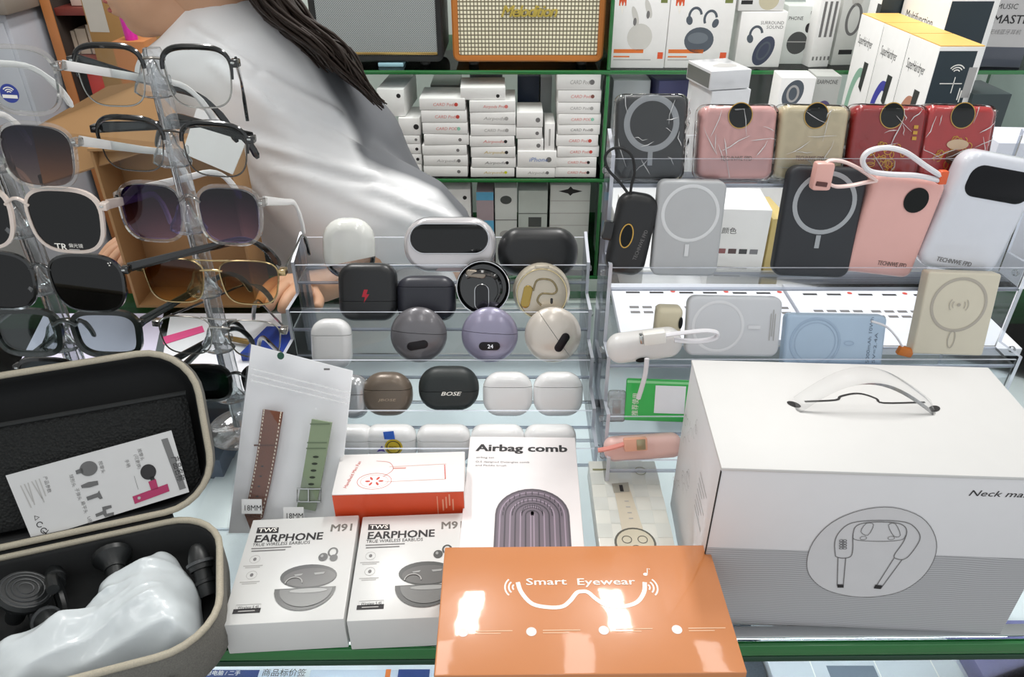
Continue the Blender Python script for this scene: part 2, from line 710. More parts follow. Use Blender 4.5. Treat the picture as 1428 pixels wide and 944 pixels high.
f.rects([(-w_ / 2, -d / 2, w_ * .62, d)], mat('price_blue', (38, 62, 120), .4), 'printed_panel')
f.text('商品标价签', w_ * .15, d * .22, .006, INK, lift=2)
f.text('联想电脑 / 二手', -w_ * .45, d * .25, .004, INK_WHITE, lift=2)
o, M, w_, d = decked('orange_stripe_card', 'white card with an orange stripe inside the counter under the second earphone box', 'price tag',
                     ((428, 964), (608, 964), (606, 934), (432, 934)), 0.004, mat('price_white', (214, 224, 240), .4))
f = topface(o, M, .004)
f.rects([(w_ * .1, -d / 2, w_ * .04, d)], INK_ORANGE, 'printed_stripe')
f.rects([(w_ * .2, -d / 2, w_ * .25, d)], mat('price_blue', (38, 62, 120), .4), 'printed_panel')
# white sheets and phones lying on the inner deck further back, seen through the glass beside the zip bag
for k, (q, c, lb) in enumerate([
    (((283, 735), (345, 735), (350, 640), (296, 640)), (238, 241, 246), 'bright white leaflet inside the counter between case and zip bag'),
    (((110, 500), (205, 500), (220, 440), (135, 440)), (176, 150, 226), 'lilac leaflet inside the counter under the left glasses stand'),
    (((230, 640), (330, 640), (326, 560), (240, 560)), (70, 80, 96), 'slate grey phone box inside the counter under the right stand foot'),
]):
    decked('leaflet' if k < 2 else 'phone_box', lb, 'leaflet' if k < 2 else 'box', q, 0.003 if k < 2 else 0.03, mat('deck_item_%d' % k, c, .35))

# ------------------------------------------------------------------ things lying on the counter behind the racks
def sheetpx(name, label, cat, q, z, th, m, group=None):
    pts = [P(*p, z=z + th) for p in q]
    o = link(name, prism([(p.x, p.y) for p in pts], z, z + th), m)
    tag(o, label, cat, group)
    return o


sheetpx('paper_sheet', 'large white paper lying on the counter behind the right glasses stand', 'paper',
        ((218, 545), (400, 545), (392, 437), (238, 437)), 0.0005, 0.0006, mat('paper_white', (244, 245, 250), .6))
o = sheetpx('paper_sheet', 'pale lilac printed paper lying on the counter under the left glasses stand', 'paper',
            ((10, 540), (206, 540), (228, 437), (62, 437)), 0.0005, 0.0006, mat('paper_lilac', (226, 222, 244), .6, amt=.06, scale=14))
o = sheetpx('blue_folder', 'dark blue folder standing on edge behind the metal glasses', 'folder',
            ((335, 492), (420, 492), (428, 455), (372, 455)), 0.0014, 0.012, mat('folder_blue', (28, 62, 150), .35))
o = sheetpx('pink_card', 'pink card lying on the white paper behind the spectacles', 'card',
            ((228, 480), (285, 462), (282, 454), (226, 470)), 0.0014, 0.0008, mat('card_pink', (240, 92, 150), .5))
pa, pb = P(312, 470, z=.008), P(352, 478, z=.008)
o = link('ballpoint_pen', tubem([pa, pa.lerp(pb, .08), pa.lerp(pb, .9), pb], [.0015, .0035, .0038, .0028], 8), mat('pen_brass', (150, 120, 70), .35, .6))
tag(o, 'slim bronze ballpoint pen on the white paper', 'pen')

# printed boards behind the power bank rack: white sheets with rows of tiny swatches
for k, (q, lb) in enumerate([(((848, 470), (1105, 472), (1112, 397), (868, 396)), 'white printed swatch sheet behind the rack, left of the two'),
                             (((1112, 480), (1385, 482), (1370, 400), (1120, 398)), 'white printed swatch sheet behind the rack, right of the two')]):
    ce, w_, d, yaw = fitbox(*q, .012)
    o, M = carton('printed_sheet', lb, 'printed sheet', ce.x, ce.y, .0006, w_, d, .011, yaw, mat('sheet_white', (232, 234, 242), .45), group='printed sheets behind the power bank rack')
    f = topface(o, M, .011)
    rs = []
    for i in range(3):
        for j in range(4):
            for l in range(2):
                rs.append((-w_ * .42 + i * w_ * .31 + j * .018, d * .02 - l * .014, .013, .006))
    f.rects(rs, INK_GREY, 'printed_swatches')
    f.rects([(-w_ * .42 + i * w_ * .31 + a, d * .3, .02, .005) for i in range(3) for a in (0, .034)], INK, 'printed_captions')
    for i in range(3):
        f.ell(-w_ * .42 + i * w_ * .31 + .068, d * .34, .0035, .0035, INK_RED, 'printed_dot')

# ================================================================== the shelf wall behind the counter
SY = 1.73
SZ0, SZ1, SZ2 = -0.10, 0.15, -0.36
sh = empty('glass_shelf_unit', T(0, SY, 0))
tag(sh, 'wall of green-edged glass shelves with white stock behind the counter', 'shelf')
XD = P(845, 150, y=SY).x
for z in (SZ2, SZ0, SZ1):
    link('shelf_board', sheet(-.70, 1.75, 0.0, 0.42, z - 0.008, z), [GLASS, GLASS_EDGE], sh)
    link('edge_strip', boxm(-.70, 1.75, -0.004, -0.0005, z - 0.0085, z - 0.0005, .0008), GLASS_EDGE, sh)
for x in (XD, XD + 1.1):
    for z0, z1 in ((SZ2 + .001, SZ0 - .013), (SZ0 + .001, SZ1 - .013), (SZ1 + .001, 0.62)):
        link('divider', sheet(x - .004, x + .004, 0.0, 0.41, z0, z1), [GLASS, GLASS_EDGE], sh)
        link('divider_edge', boxm(x - .004, x + .004, -0.004, -0.0005, z0, z1, .0008), GLASS_EDGE, sh)
link('back_panel', boxm(-.70, 1.75, 0.43, 0.45, FLOOR_Z + .002, 0.7), mat('shelf_back', (206, 216, 210), .5), sh)
link('plinth', boxm(-.70, 1.75, 0.02, 0.42, FLOOR_Z + .002, -0.52), mat('cabinet_grey', (190, 190, 188), .5), sh)
link('plinth_top', boxm(-.70, 1.75, 0.0, 0.42, -0.52, -0.5), WHITE_CARD, sh)

# --- stacks of white earbud boxes
def stack(u0, u1, vs, y0, zb, depth, names, texts):
    """boxes piled from the shelf: photo columns u0..u1, photo rows vs (tops, top box first, bottom last)"""
    a, b = P(u0, vs[-1], y=y0), P(u1, vs[-1], y=y0)
    cx, w_ = (a.x + b.x) / 2, b.x - a.x
    n = len(vs) - 1
    tops = [P(u0, v, y=y0).z for v in vs]
    dz = zb - tops[-1]
    ordn = ['topmost', 'second from top', 'third from top', 'fourth from top', 'fifth from top', 'sixth from top', 'seventh from top', 'eighth from top', 'lowest']
    for i in range(n - 1, -1, -1):
        z0, z1 = tops[i + 1] + dz, tops[i] + dz
        z0 += .0004
        jx = random.uniform(-.003, .003)
        lab = 'white boxed earbuds, %s %s' % ('lowest' if i == n - 1 else ordn[i], names)
        o, M = carton('earbud_box', lab, 'box', cx + jx, y0 + depth / 2, z0, w_ - .004, depth, z1 - z0 - .0004, random.uniform(-1.2, 1.2), WHITE_CARD, .0015, 'stacked white earbud boxes')
        f = frontface(o, M, -depth / 2)
        hh = z1 - z0
        t = texts[i] if i < len(texts) else ('', None)
        if t[0]:
            f.text(t[0], -w_ * .2, hh * .36, hh * .26, t[1] or INK_LIGHT, width=w_ * .46, shear=.2)
        f.ell(w_ * .29, hh * .48, hh * .16, hh * .16, t[2] if len(t) > 2 else INK_GREY, 'printed_dot', n=12)
        topm = None


SAL = mat('ink_salmon', (226, 128, 120), .6)
GRN = mat('ink_mint', (150, 216, 190), .6)
YEL = mat('ink_lime', (214, 214, 40), .6)
DEP = .105
stack(592, 655, [143, 160, 177, 193, 208, 222, 237, 252], SY + .012, SZ0, DEP, 'in the stack nearest the seller',
      [('CARD Pods', SAL, INK_RED), ('CARD Pods', SAL, INK_RED), ('CARD POD', SAL, GRN), ('', 0), ('', 0), ('Airpods', INK_LIGHT), ('', 0)])
stack(656, 719, [146, 162, 179, 195, 210, 225, 239, 252], SY + .010, SZ0, DEP, 'in the stack under the orange speaker\'s left half',
      [('Airpods Pro', SAL, SAL), ('Airpods', INK_LIGHT, INK_LIGHT), ('CARD Pods', INK_LIGHT, INK_LIGHT), ('Airpods', SAL, INK), ('Airpods', mat('ink_gold', (214, 190, 110), .6), INK), ('Airpods', INK_GREY, INK), ('Airpods', mat('ink_gold', (214, 190, 110), .6), YEL)])
stack(773, 832, [108, 131, 148, 164, 179, 193, 209, 224, 238, 252], SY + .008, SZ0, DEP, 'in the tall stack beside the glass divider',
      [('CARD Pods', INK_LIGHT), ('CARD Pods', SAL, mat('ink_brown', (130, 80, 70), .6)), ('CARD Pods', INK_LIGHT, INK_LIGHT), ('CARD POD', SAL, GRN), ('CARD Pods', INK_GREY, INK_LIGHT), ('CARD Pods', SAL, INK_RED), ('CARD Pods', SAL, INK_RED), ('CARD Pods', SAL, INK), ('CARD Pods', SAL, INK)])
stack(720, 758, [160, 181, 197, 215], SY + .010, SZ0 + .062, .09, 'in the short pile between two earbud stacks', [('', 0), ('', 0), ('', 0)])
stack(719, 775, [215, 238, 252], SY + .006, SZ0, .1, 'under the short pile between two earbud stacks', [('iPhone', mat('ink_blue', (90, 130, 200), .6)), ('Airpods', INK_LIGHT)])
stack(560, 591, [172, 196, 208, 222, 236, 252], SY + .02, SZ0, .1, 'in the pile half hidden by the grey sleeve back', [('', 0, INK), ('', 0, INK_GREY), ('', 0, INK), ('', 0, INK)])


def standbox(name, label, cat, u0, u1, vt, y0, zb, depth, m, yaw=0, vb=None, group=None):
    """box standing at zb with front-left/right photo columns and top row"""
    a, b = P(u0, vt, y=y0), P(u1, vt, y=y0)
    w_ = b.x - a.x
    o, M = carton(name, label, cat, (a.x + b.x) / 2, y0 + depth / 2, zb + .0003, w_, depth, a.z - zb - .0006, yaw, m, .0012, group)
    return o, M, frontface(o, M, -depth / 2), w_, a.z - zb


o, M, f, w_, h = standbox('charger_box', 'white charger box on top of the second earbud stack', 'box', 641, 704, 122, SY + .014, P(0, 146, y=SY + .01).z + (SZ0 - P(0, 252, y=SY + .01).z) + .0005, .1, WHITE_CARD, 1.5)
f.ell(w_ * .33, h * .3, .004, .004, INK, 'printed_dot')
o, M, f, w_, h = standbox('charger_box', 'slim white box standing upright beside the short pile', 'box', 760, 774, 172, SY + .011, SZ0 + .0625, .09, WHITE_CARD)
f.rects([(-.002, h * .2, .004, h * .6)], INK_LIGHT, 'printed_lines')
o, M, f, w_, h = standbox('phone_box', 'square white phone box on the shelf under the grey speaker', 'box', 528, 566, 124, SY + .03, P(0, 172, y=SY + .02).z + (SZ0 - P(0, 252, y=SY + .02).z) + .0005, .16, WHITE_CARD, -4)
f.ell(w_ * .3, h * .75, .005, .005, INK, 'printed_dot')
# boxes behind the stacks, deeper on the shelf
for (u0, u1, vt, c, lb) in [(600, 640, 118, (120, 124, 120), 'dark grey box at the back of the shelf behind the stacks'),
                            (655, 700, 104, (96, 100, 104), 'charcoal carton at the back of the shelf under the speaker'),
                            (722, 752, 106, (40, 54, 80), 'navy box at the back of the shelf beside the tall stack'),
                            (754, 770, 108, (190, 194, 196), 'pale grey box at the back of the shelf beside the navy one')]:
    standbox('stock_box', lb, 'box', u0, u1, vt, SY + .17, SZ0, .12, mat('stock_%d' % u0, c, .35))
# --- lowest visible shelf
o, M, f, w_, h = standbox('device_box', 'white device box on the lowest shelf beside the seller', 'box', 598, 655, 264, SY + .03, SZ2, .14, WHITE_CARD, 1)
f.ell(w_ * .36, h * .9, .005, .005, INK, 'printed_dot')
f.rects([(-w_ * .2, h * .6, w_ * .4, .004)], INK_LIGHT, 'printed_lines')
o, M, f, w_, h = standbox('device_box', 'pink and blue device box on the lowest shelf', 'box', 664, 688, 268, SY + .03, SZ2, .14, mat('pinkish_box', (176, 160, 166), .4))
f.rects([(-w_ / 2, h * .9, w_, h * .1)], mat('sky_print', (110, 190, 230), .4), 'printed_panel')
f.rects([(-w_ / 2, h * .5, w_, h * .15)], mat('sky_print', (110, 190, 230), .4), 'printed_panel')
for k, (v0, lb) in enumerate([(262, 'grey white earphone box with an oval print, upper of two on the lowest shelf')]):
    o, M, f, w_, h = standbox('earphone_carton', lb, 'box', 690, 721, v0, SY + .03, SZ2, .14, mat('greywhite', (218, 222, 218), .4))
    f.ell(0, h * .86, w_ * .26, .011, mat('print_dark', (86, 90, 88), .4), 'printed_picture')
    f.rects([(-w_ / 2, h * .62, w_, .002)], INK_GREY, 'seam')
    f.ell(0, h * .45, w_ * .3, .011, INK_LIGHT, 'printed_picture')
o, M, f, w_, h = standbox('earphone_carton', 'pale green grey carton on the lowest shelf, middle of the row', 'box', 723, 764, 266, SY + .03, SZ2, .14, mat('palegreen', (196, 204, 198), .4))
f.rects([(-w_ / 2, h * .72, w_, .002), (-w_ * .15, h * .56, w_ * .45, h * .12)], mat('print_dark', (86, 90, 88), .4), 'printed_panel')
o, M, f, w_, h = standbox('device_box', 'white carton with a winged emblem on the lowest shelf', 'box', 768, 824, 258, SY + .03, SZ2, .16, mat('greywhite', (218, 222, 218), .4))
f.poly([(-w_ * .3, h * .93), (-w_ * .06, h * .955), (0, h * .985), (w_ * .06, h * .955), (w_ * .3, h * .93), (w_ * .06, h * .905), (0, h * .88), (-w_ * .06, h * .905)], INK, 'printed_emblem')
f.rects([(-w_ / 2, h * (.82 - .14 * i), w_, .0015) for i in range(4)], INK_LIGHT, 'seam')

# ------------------------------------------------------------------ speakers on the upper shelf
def speaker(name, label, u0, u1, y0, body_m, grille_m, zb, h, d, logo, strip):
    a, b = P(u0, 60, y=y0), P(u1, 60, y=y0)
    w_ = b.x - a.x
    M = T((a.x + b.x) / 2, y0 + d / 2, zb)
    e = empty(name, M)
    tag(e, label, 'speaker')
    body = loft([[(x, y, z + h / 2) for x, z in rrect(w_ - 2 * i, h - 2 * i, max(.016 - i, .002), 5)] for y, i in
                 ((-d / 2, .004), (-d / 2 - .0, .0035), (-d / 2 + .004, 0), (d / 2 - .004, 0), (d / 2, .004))], False, True)
    # front rim turned inwards
    rim = loft([[(x, y, z + h / 2) for x, z in rrect(w_ - 2 * i, h - 2 * i, max(.016 - i, .002), 5)] for y, i in
                ((-d / 2, .004), (-d / 2 + .001, .013), (-d / 2 + .007, .014))], False, False)
    link('cabinet', body, body_m, e)
    link('front_rim', rim, body_m, e)
    g = link('grille', slabm(w_ - .027, h - .027, .006, .006, .001, 4, 1), grille_m, e, T(0, -d / 2 + .006, h / 2))
    if strip:
        link('brass_strip', boxm(-w_ / 2 + .014, w_ / 2 - .014, -d / 2 + .0005, -d / 2 + .0028, .015, .021, .0005), mat('brass', (205, 176, 112), .25, .9), e)
    if logo:
        me = textm(logo, .024, .03, shear=.35, ext=.0012, align='CENTER', space=.85)
        me.transform(T(0, -d / 2 + .0015, h * .47) @ RX(90))
        link('logo_script', me, mat('logo_gold', (214, 190, 92), .35, .5), e)
    for sx in (-1, 1):
        for sy in (-1, 1):
            link('foot', xf(lathe([(.001, -.0095), (.011, -.0095), (.012, 0), (.001, 0)], 14), T(sx * (w_ / 2 - .045), sy * (d / 2 - .03), 0)), BLACK_MATT, e)
    return e


speaker('retro_speaker', 'caramel brown retro speaker with cream woven grille and gold script', 631, 842, SY + .03, mat('caramel_vinyl', (190, 116, 48), .4, bump=.15, bscale=900),
        grid_mat('cream_weave', (246, 240, 214), (120, 112, 88), 128, 118, .7), SZ1 + .011, .2, .16, 'Melodition', False)
speaker('retro_speaker', 'black retro speaker with silver grey grille beside the seller\'s hair', 436, 618, SY + .03, mat('black_vinyl', (30, 31, 32), .45, bump=.15, bscale=900),
        grid_mat('silver_weave', (188, 194, 194), (124, 130, 130), 300, 300, .6, True), SZ1 + .011, .2, .17, '', True)
standbox('flat_box', 'pale blue leaflet box lying under the black speaker', 'box', 527, 562, 87.5, SY + .03, SZ1 + .0002, .1, mat('leaf_blue', (170, 214, 226), .4))

# ------------------------------------------------------------------ upper shelf right of the divider
def earclip(f, cx, cy, s, m, mirror=1):
    f.ring(cx, cy, s * .5, s * .62, s * .2, m, 'printed_hook', a0=10, a1=215, n=14)
    f.ell(cx - mirror * s * .45, cy - s * .35, s * .26, s * .36, m, 'printed_bud', 1.5, rot=mirror * 20)


PGREY = mat('print_slate', (84, 92, 102), .35)
PWHT = mat('print_palegrey', (212, 210, 204), .4)
for k, (u0, u1, lb) in enumerate([(861, 940, 'white box with orange trim picturing white ear clips'), (941, 1034, 'white box with orange trim picturing dark ear hooks')]):
    o, M, f, w_, h = standbox('earphone_box', lb + ', next to the glass divider' if k == 0 else lb + ' on the upper shelf', 'box', u0, u1, -45, SY + .02, SZ1, .06, WHITE_CARD, -1)
    zz = lambda v: f.q(900, v)[1]
    s = w_
    f.rects([(-w_ * .46, zz(74), w_ * .55, .008), (-w_ * .46, zz(80), w_ * .3, .003)], INK_ORANGE, 'printed_caption')
    f.rects([(-w_ * .46, zz(84), w_ * .7, .002)], INK_LIGHT, 'printed_caption')
    f.rects([(w_ * .36, zz(82), w_ * .1, .014)], mat('ink_redorange', (226, 92, 50), .5), 'printed_badge')
    f.rects([(-w_ * .42, zz(8), w_ * .13, .035)], mat('ink_redorange', (226, 92, 50), .5), 'printed_badge')
    f.poly([(-w_ * .40, zz(6)), (-w_ * .355, zz(6) - .02), (-w_ * .31, zz(6)), (-w_ * .33, zz(6) + .006), (-w_ * .355, zz(6) - .008), (-w_ * .38, zz(6) + .006)], INK_WHITE, 'printed_badge_mark', 2)
    f.rects([(w_ * .33, zz(4), w_ * .12, .02)], mat('ink_olive', (120, 130, 70), .5), 'printed_badge')
    if k == 0:
        f.ell(0, zz(52), w_ * .23, .028, PWHT, 'printed_picture', n=24)
        for dx, dv in ((-.11, 22), (.12, 12)):
            f.ell(w_ * dx, zz(dv), w_ * .05, .02, PWHT, 'printed_bud', rot=20)
            f.ell(w_ * dx, zz(dv) - .012, w_ * .03, .008, INK_GREY, 'printed_bud', 2)
    else:
        f.ell(0, zz(56), w_ * .23, .027, PGREY, 'printed_picture', n=24)
        f.ell(-w_ * .02, zz(53), w_ * .16, .012, mat('print_slate2', (112, 120, 128), .3), 'printed_picture', 2)
        earclip(f, -w_ * .1, zz(22), .026, PGREY)
        earclip(f, w_ * .14, zz(26), .026, PGREY, -1)
o, M, f, w_, h = standbox('earphone_box', 'white open-ear headset box reading surround sound', 'box', 1036, 1100, 16, SY + .03, SZ1, .07, WHITE_CARD, -2)
zz = lambda v: f.q(1066, v)[1]
f.text('SURROUND', w_ * .45, zz(34), .007, INK_GREY, align='RIGHT', width=w_ * .5)
f.text('SOUND', w_ * .45, zz(40), .007, INK_GREY, align='RIGHT', width=w_ * .36)
f.ell(w_ * .1, zz(71), w_ * .2, .033, mat('print_navy', (66, 72, 92), .3), 'printed_picture', rot=-25)
f.ring(w_ * .1, zz(71), w_ * .11, .019, .004, PGREY, 'printed_ring', 2, rot=-25)
earclip(f, -w_ * .12, zz(48), .026, PGREY)
zt = P(1066, 16, y=SY + .03).z
o, M, f, w_, h = standbox('earphone_box', 'white box stacked on the surround sound box', 'box', 1037, 1102, -40, SY + .032, zt + .0008, .07, WHITE_CARD, 0)
f.ell(w_ * .15, f.q(1066, 0)[1], w_ * .22, .02, mat('print_beige', (206, 198, 170), .4), 'printed_picture')
f.rects([(-w_ * .45, f.q(1066, 6)[1], w_ * .25, .008)], INK, 'printed_badge')
o, M, f, w_, h = standbox('earphone_box', 'pale grey earphone box with black charging case picture', 'box', 1101, 1146, 8, SY + .06, SZ1, .06, mat('greywhite', (218, 222, 218), .4), -1)
zz = lambda v: f.q(1115, v)[1]
f.text('PHONE', -w_ * .45, zz(28), .008, INK, width=w_ * .45)
f.text('M91', w_ * .2, zz(20), .007, INK_GREY, width=w_ * .22)
f.ell(-w_ * .05, zz(60), w_ * .32, .024, mat('print_case', (70, 72, 72), .3), 'printed_picture')
f.rects([(-w_ * .36, zz(59), w_ * .62, .002)], INK_LIGHT, 'printed_seam', 2)
f.ell(w_ * .22, zz(39), w_ * .09, .01, INK, 'printed_bud')
# clear boxes with slim tools
o, M, f, w_, h = standbox('tool_box', 'tall white box printed with three slim styling tools', 'box', 1148, 1178, -30, SY + .03, SZ1, .07, WHITE_CARD, 8)
for i in range(3):
    f.rects([(-w_ * .3 + i * w_ * .27, h * .35, .006, h * .4)], INK_GREY, 'printed_tool')
f.rects([(-w_ * .4 + i * w_ * .2, h * .08, .004, .008) for i in range(5)], INK_GREY, 'printed_marks')
o, M, f, w_, h = standbox('tool_box', 'white blister box with a looped cable picture behind the hairdryer boxes', 'box', 1184, 1224, -40, SY + .05, SZ1, .07, mat('greywhite2', (226, 226, 222), .35), 4)
f.ring(0, h * .5, w_ * .25, h * .16, .006, INK_GREY, 'printed_cable')
f.ell(0, h * .7, w_ * .2, h * .06, PWHT, 'printed_picture')
f.rects([(-w_ * .3, h * .12, w_ * .5, .01)], INK, 'printed_badge')
o, M, f, w_, h = standbox('music_box', 'slate grey boxed headphones printed MUSIC MA at the right edge', 'box', 1392, 1470, -40, SY + .03, SZ1, .12, mat('slate_box', (84, 88, 100), .3, coat=.3), -6)
f.rects([(-w_ * .3, h * .22, w_ * .78, h * .7)], mat('slate_label', (186, 184, 184), .4), 'printed_panel')
f.text('MUSIC', -w_ * .26, h * .62, .011, INK, lift=2)
f.text('MASTER', -w_ * .26, h * .47, .018, INK, lift=2, bold=.02)
f.text('无线蓝牙耳机', -w_ * .26, h * .36, .008, INK_GREY, lift=2, shear=.2)

# ------------------------------------------------------------------ storage ledge in front of the shelf, right side
CZ = -0.10
lg = empty('storage_cabinet', T(0.85, 1.42, FLOOR_Z))
tag(lg, 'low white storage cabinet holding boxed stock behind the power bank rack', 'cabinet')
hc = CZ - FLOOR_Z
link('body', boxm(-.62, .75, -.27, .28, 0.0005, hc - .02, .002), mat('cabinet_white', (222, 223, 222), .4), lg)
link('top', boxm(-.63, .76, -.29, .285, hc - .02, hc - .0005, .002), mat('cabinet_top', (232, 233, 234), .35), lg)
for i in range(3):
    dr = link('door', boxm(-.6 + i * .44, -.18 + i * .44, -.276, -.2705, .08, hc - .04, .002), mat('cabinet_white', (222, 223, 222), .4), lg)
    link('handle', boxm(-.42 + i * .44, -.36 + i * .44, -.284, -.2765, hc - .1, hc - .09, .002), mat('brushed_steel', (188, 192, 194), .3, .9), dr)

wk = empty('worktop', T(.8, 1.055, FLOOR_Z))
tag(wk, 'narrow white worktop on the seller\'s side behind the power bank rack', 'worktop')
link('board', boxm(-.5, .75, -.05, .062, .87, .89, .002), mat('cabinet_top', (232, 233, 234), .35), wk)
for x in (-.46, .7):
    link('support', boxm(x - .01, x + .01, -.045, .055, .0005, .8695, .001), mat('cabinet_white', (222, 223, 222), .4), wk)
o, M, f, w_, h = standbox('stock_box', 'plain white carton on the worktop at the right edge', 'box', 1398, 1500, 200, 1.03, FLOOR_Z + .8905, .08, mat('lavender_white', (226, 227, 236), .45), -4)
f.rects([(-w_ * .4, h * .7, w_ * .3, .012)], INK_GREY, 'printed_caption')
YEL_TOP = mat('amber_card', (242, 196, 112), .5)


def dryer(name, label, x0, x1, y0, y1, ztop, col_dryer, title, first=False):
    """tall hairdryer carton: white spine facing left (-x), dark front facing the camera, amber lid"""
    M = T((x0 + x1) / 2, (y0 + y1) / 2, CZ + .0005)
    w_, d, h = x1 - x0, y1 - y0, ztop - CZ
    e = empty(name, M)
    tag(e, label, 'box', 'boxed hairdryers')
    link('carton', boxm(-w_ / 2, w_ / 2, -d / 2, d / 2, 0, h - .001, .0012), mat('white_card', (238, 237, 235)), e)
    link('lid_flap', boxm(-w_ / 2 + .001, w_ / 2 - .001, -d / 2 + .001, d / 2 - .001, h - .0008, h + .0008), YEL_TOP, e)
    s = Face(e, M, (-w_ / 2, 0, 0), (0, -1, 0), (0, 0, 1))
    s.text(title, -d * .38, h * .86, .017, INK, width=d * .62)
    hm = mat('dryer_' + label.split()[0], col_dryer, .4)
    pts = [(-.02, .0), (-.022, .08), (-.016, .13), (0.0, .155), (.02, .16)]
    s.line([(p.x, p.y) for p in spline([(a - d * .05, b, 0) for a, b in [(-.026, .02), (-.026, h * .45), (-.018, h * .63), (.0, h * .72), (.018, h * .73)]], 5)], .018, hm, 'printed_handle')
    s.poly([(.014 - d * .05, h * .66), (.016 - d * .05, h * .79), (.036 - d * .05, h * .79), (.03 - d * .05, h * .64)], mat('print_dark2', (58, 60, 58), .4), 'printed_nozzle', 2)
    fr = frontface(e, M, -d / 2)
    fr.rects([(-w_ / 2 + .001, 0, w_ - .012, h * .98)], mat('print_petrol', (38, 52, 60), .35), 'printed_panel')
    if first:
        for r_ in (.006, .010, .014):
            fr.ring(w_ * .02, h * .885, r_, r_, .0018, INK_WHITE, 'printed_wave', 2, a0=35, a1=145, n=8)
        fr.rects([(-w_ * .28, h * .84, w_ * .5, .0015), (w_ * .02, h * .8, .0015, h * .07)], INK_WHITE, 'printed_star', 2)
        fr.rects([(w_ * .28, h * .78, .014, .05)], INK_LIGHT, 'printed_patch', 2); fr.rects([(w_ * .15, h * .55, .02, .03)], INK_LIGHT, 'printed_patch', 2)
        fr.rects([(w_ * .2, h * .77, .002, .02), (w_ * .25, h * .76, .002, .02)], INK_WHITE, 'printed_characters', 2)


pA, pB = P(1194, 19, z=.28), P(1321, 65, z=.28)
pC = P(1364, 62, z=.28)
xl = (pA.x + pB.x) / 2
dd = (pA.y - pB.y) / 3
for i, (lb, c) in enumerate([('copper', (196, 140, 116)), ('blue', (72, 74, 168)), ('mint', (150, 190, 168))]):
    dryer('hairdryer_box', '%s hairdryer pictured on a white spine with amber lid, %s of the three' % (lb, ['front', 'middle', 'rear'][i]),
          xl, pC.x + .004, pB.y + i * dd + .001, pB.y + (i + 1) * dd - .001, .28, c, 'SuperHairdryer', i == 0)
dryer('hairdryer_box', 'tall multifunction carton with amber lid behind the three hairdryer boxes', pC.x + .012, pC.x + .1, pB.y + .16, pB.y + .34, .335, (160, 160, 160), 'Multifunction')
dryer('hairdryer_box', 'rearmost amber-lidded carton against the shelf at upper right', pC.x - .03, pC.x + .09, pB.y + .345, pB.y + .4, .4, (160, 160, 160), 'Multifunction')


def ledgebox(name, label, u0, u1, vt, y0, depth, m, yaw=0, zb=CZ):
    return standbox(name, label, 'box', u0, u1, vt, y0, zb, depth, m, yaw)


o, M, f, w_, h = ledgebox('fan_carton', 'dark green carton reading Turbo Fan right of the hairdryers', 1358, 1412, 131, 1.3, .1, mat('dark_green_box', (50, 62, 64), .4))
f.text('Turbo Fan', -w_ * .42, h * .78, .012, INK_LIGHT, width=w_ * .5)
f.rects([(-w_ * .42, h * .9, w_ * .7, .003)], INK_GREY, 'printed_lines')
wrap = mat('wrapped_white', (226, 227, 230), .2, coat=.6, bump=.12, bscale=60)
o, M, f, w_, h = ledgebox('wrapped_box', 'lower shrink-wrapped white cube box of the pair behind the pink power bank', 982, 1042, 126, 1.30, .09, wrap, 14)
zt = P(1010, 126, y=1.30).z
o, M, f, w_, h = ledgebox('wrapped_box', 'upper shrink-wrapped white cube box of the pair behind the pink power bank', 981, 1043, 98, 1.30, .09, wrap, 14, zt + .001)
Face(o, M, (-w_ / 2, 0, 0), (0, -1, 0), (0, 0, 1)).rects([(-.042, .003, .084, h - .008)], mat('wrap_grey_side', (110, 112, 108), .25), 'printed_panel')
topface(o, M, h - .0006).ell(.005, -.01, .022, .014, INK_LIGHT, 'printed_oval')
o, M, f, w_, h = ledgebox('earphone_box', 'white box with round black earpiece picture behind the beige power bank', 1092, 1140, 108, 1.44, .06, WHITE_CARD, -3)
f.ell(-w_ * .1, h * .9, w_ * .28, .026, PGREY, 'printed_picture', rot=-20)
f.ring(-w_ * .1, h * .9, w_ * .15, .014, .004, INK_LIGHT, 'printed_ring', 2)
f.ell(w_ * .2, h * .72, .01, .014, PGREY, 'printed_bud')
o, M, f, w_, h = ledgebox('earphone_box', 'grey earphone box with violet case picture beside the mint hairdryer box', 1141, 1176, 106, 1.46, .06, mat('greywhite3', (176, 178, 174), .4), -3)
f.text('EARPHONE', -w_ * .45, h * .95, .008, INK, width=w_ * .8)
f.ell(0, h * .78, w_ * .3, .02, mat('print_violet', (88, 74, 120), .4), 'printed_picture')
o, M, f, w_, h = standbox('dark_box', 'navy blue electronics box on the glass shelf behind the wrapped black power bank', 'box', 912, 965, 112, SY + .03, SZ0, .1, mat('navy_box', (54, 56, 92), .35), 12)
f.rects([(-w_ * .4, h * .8, w_ * .3, .008)], INK_LIGHT, 'printed_caption')
standbox('dark_box', 'black reflective box on the glass shelf behind the wrapped white cubes', 'box', 1046, 1086, 100, SY + .04, SZ0, .1, mat('black_box', (52, 58, 56), .2, coat=.5), -6)
standbox('silver_box', 'long silver box on the glass shelf beside the divider', 'box', 856, 908, 112, SY + .05, SZ0, .1, mat('silver_box', (176, 182, 184), .25, .3))
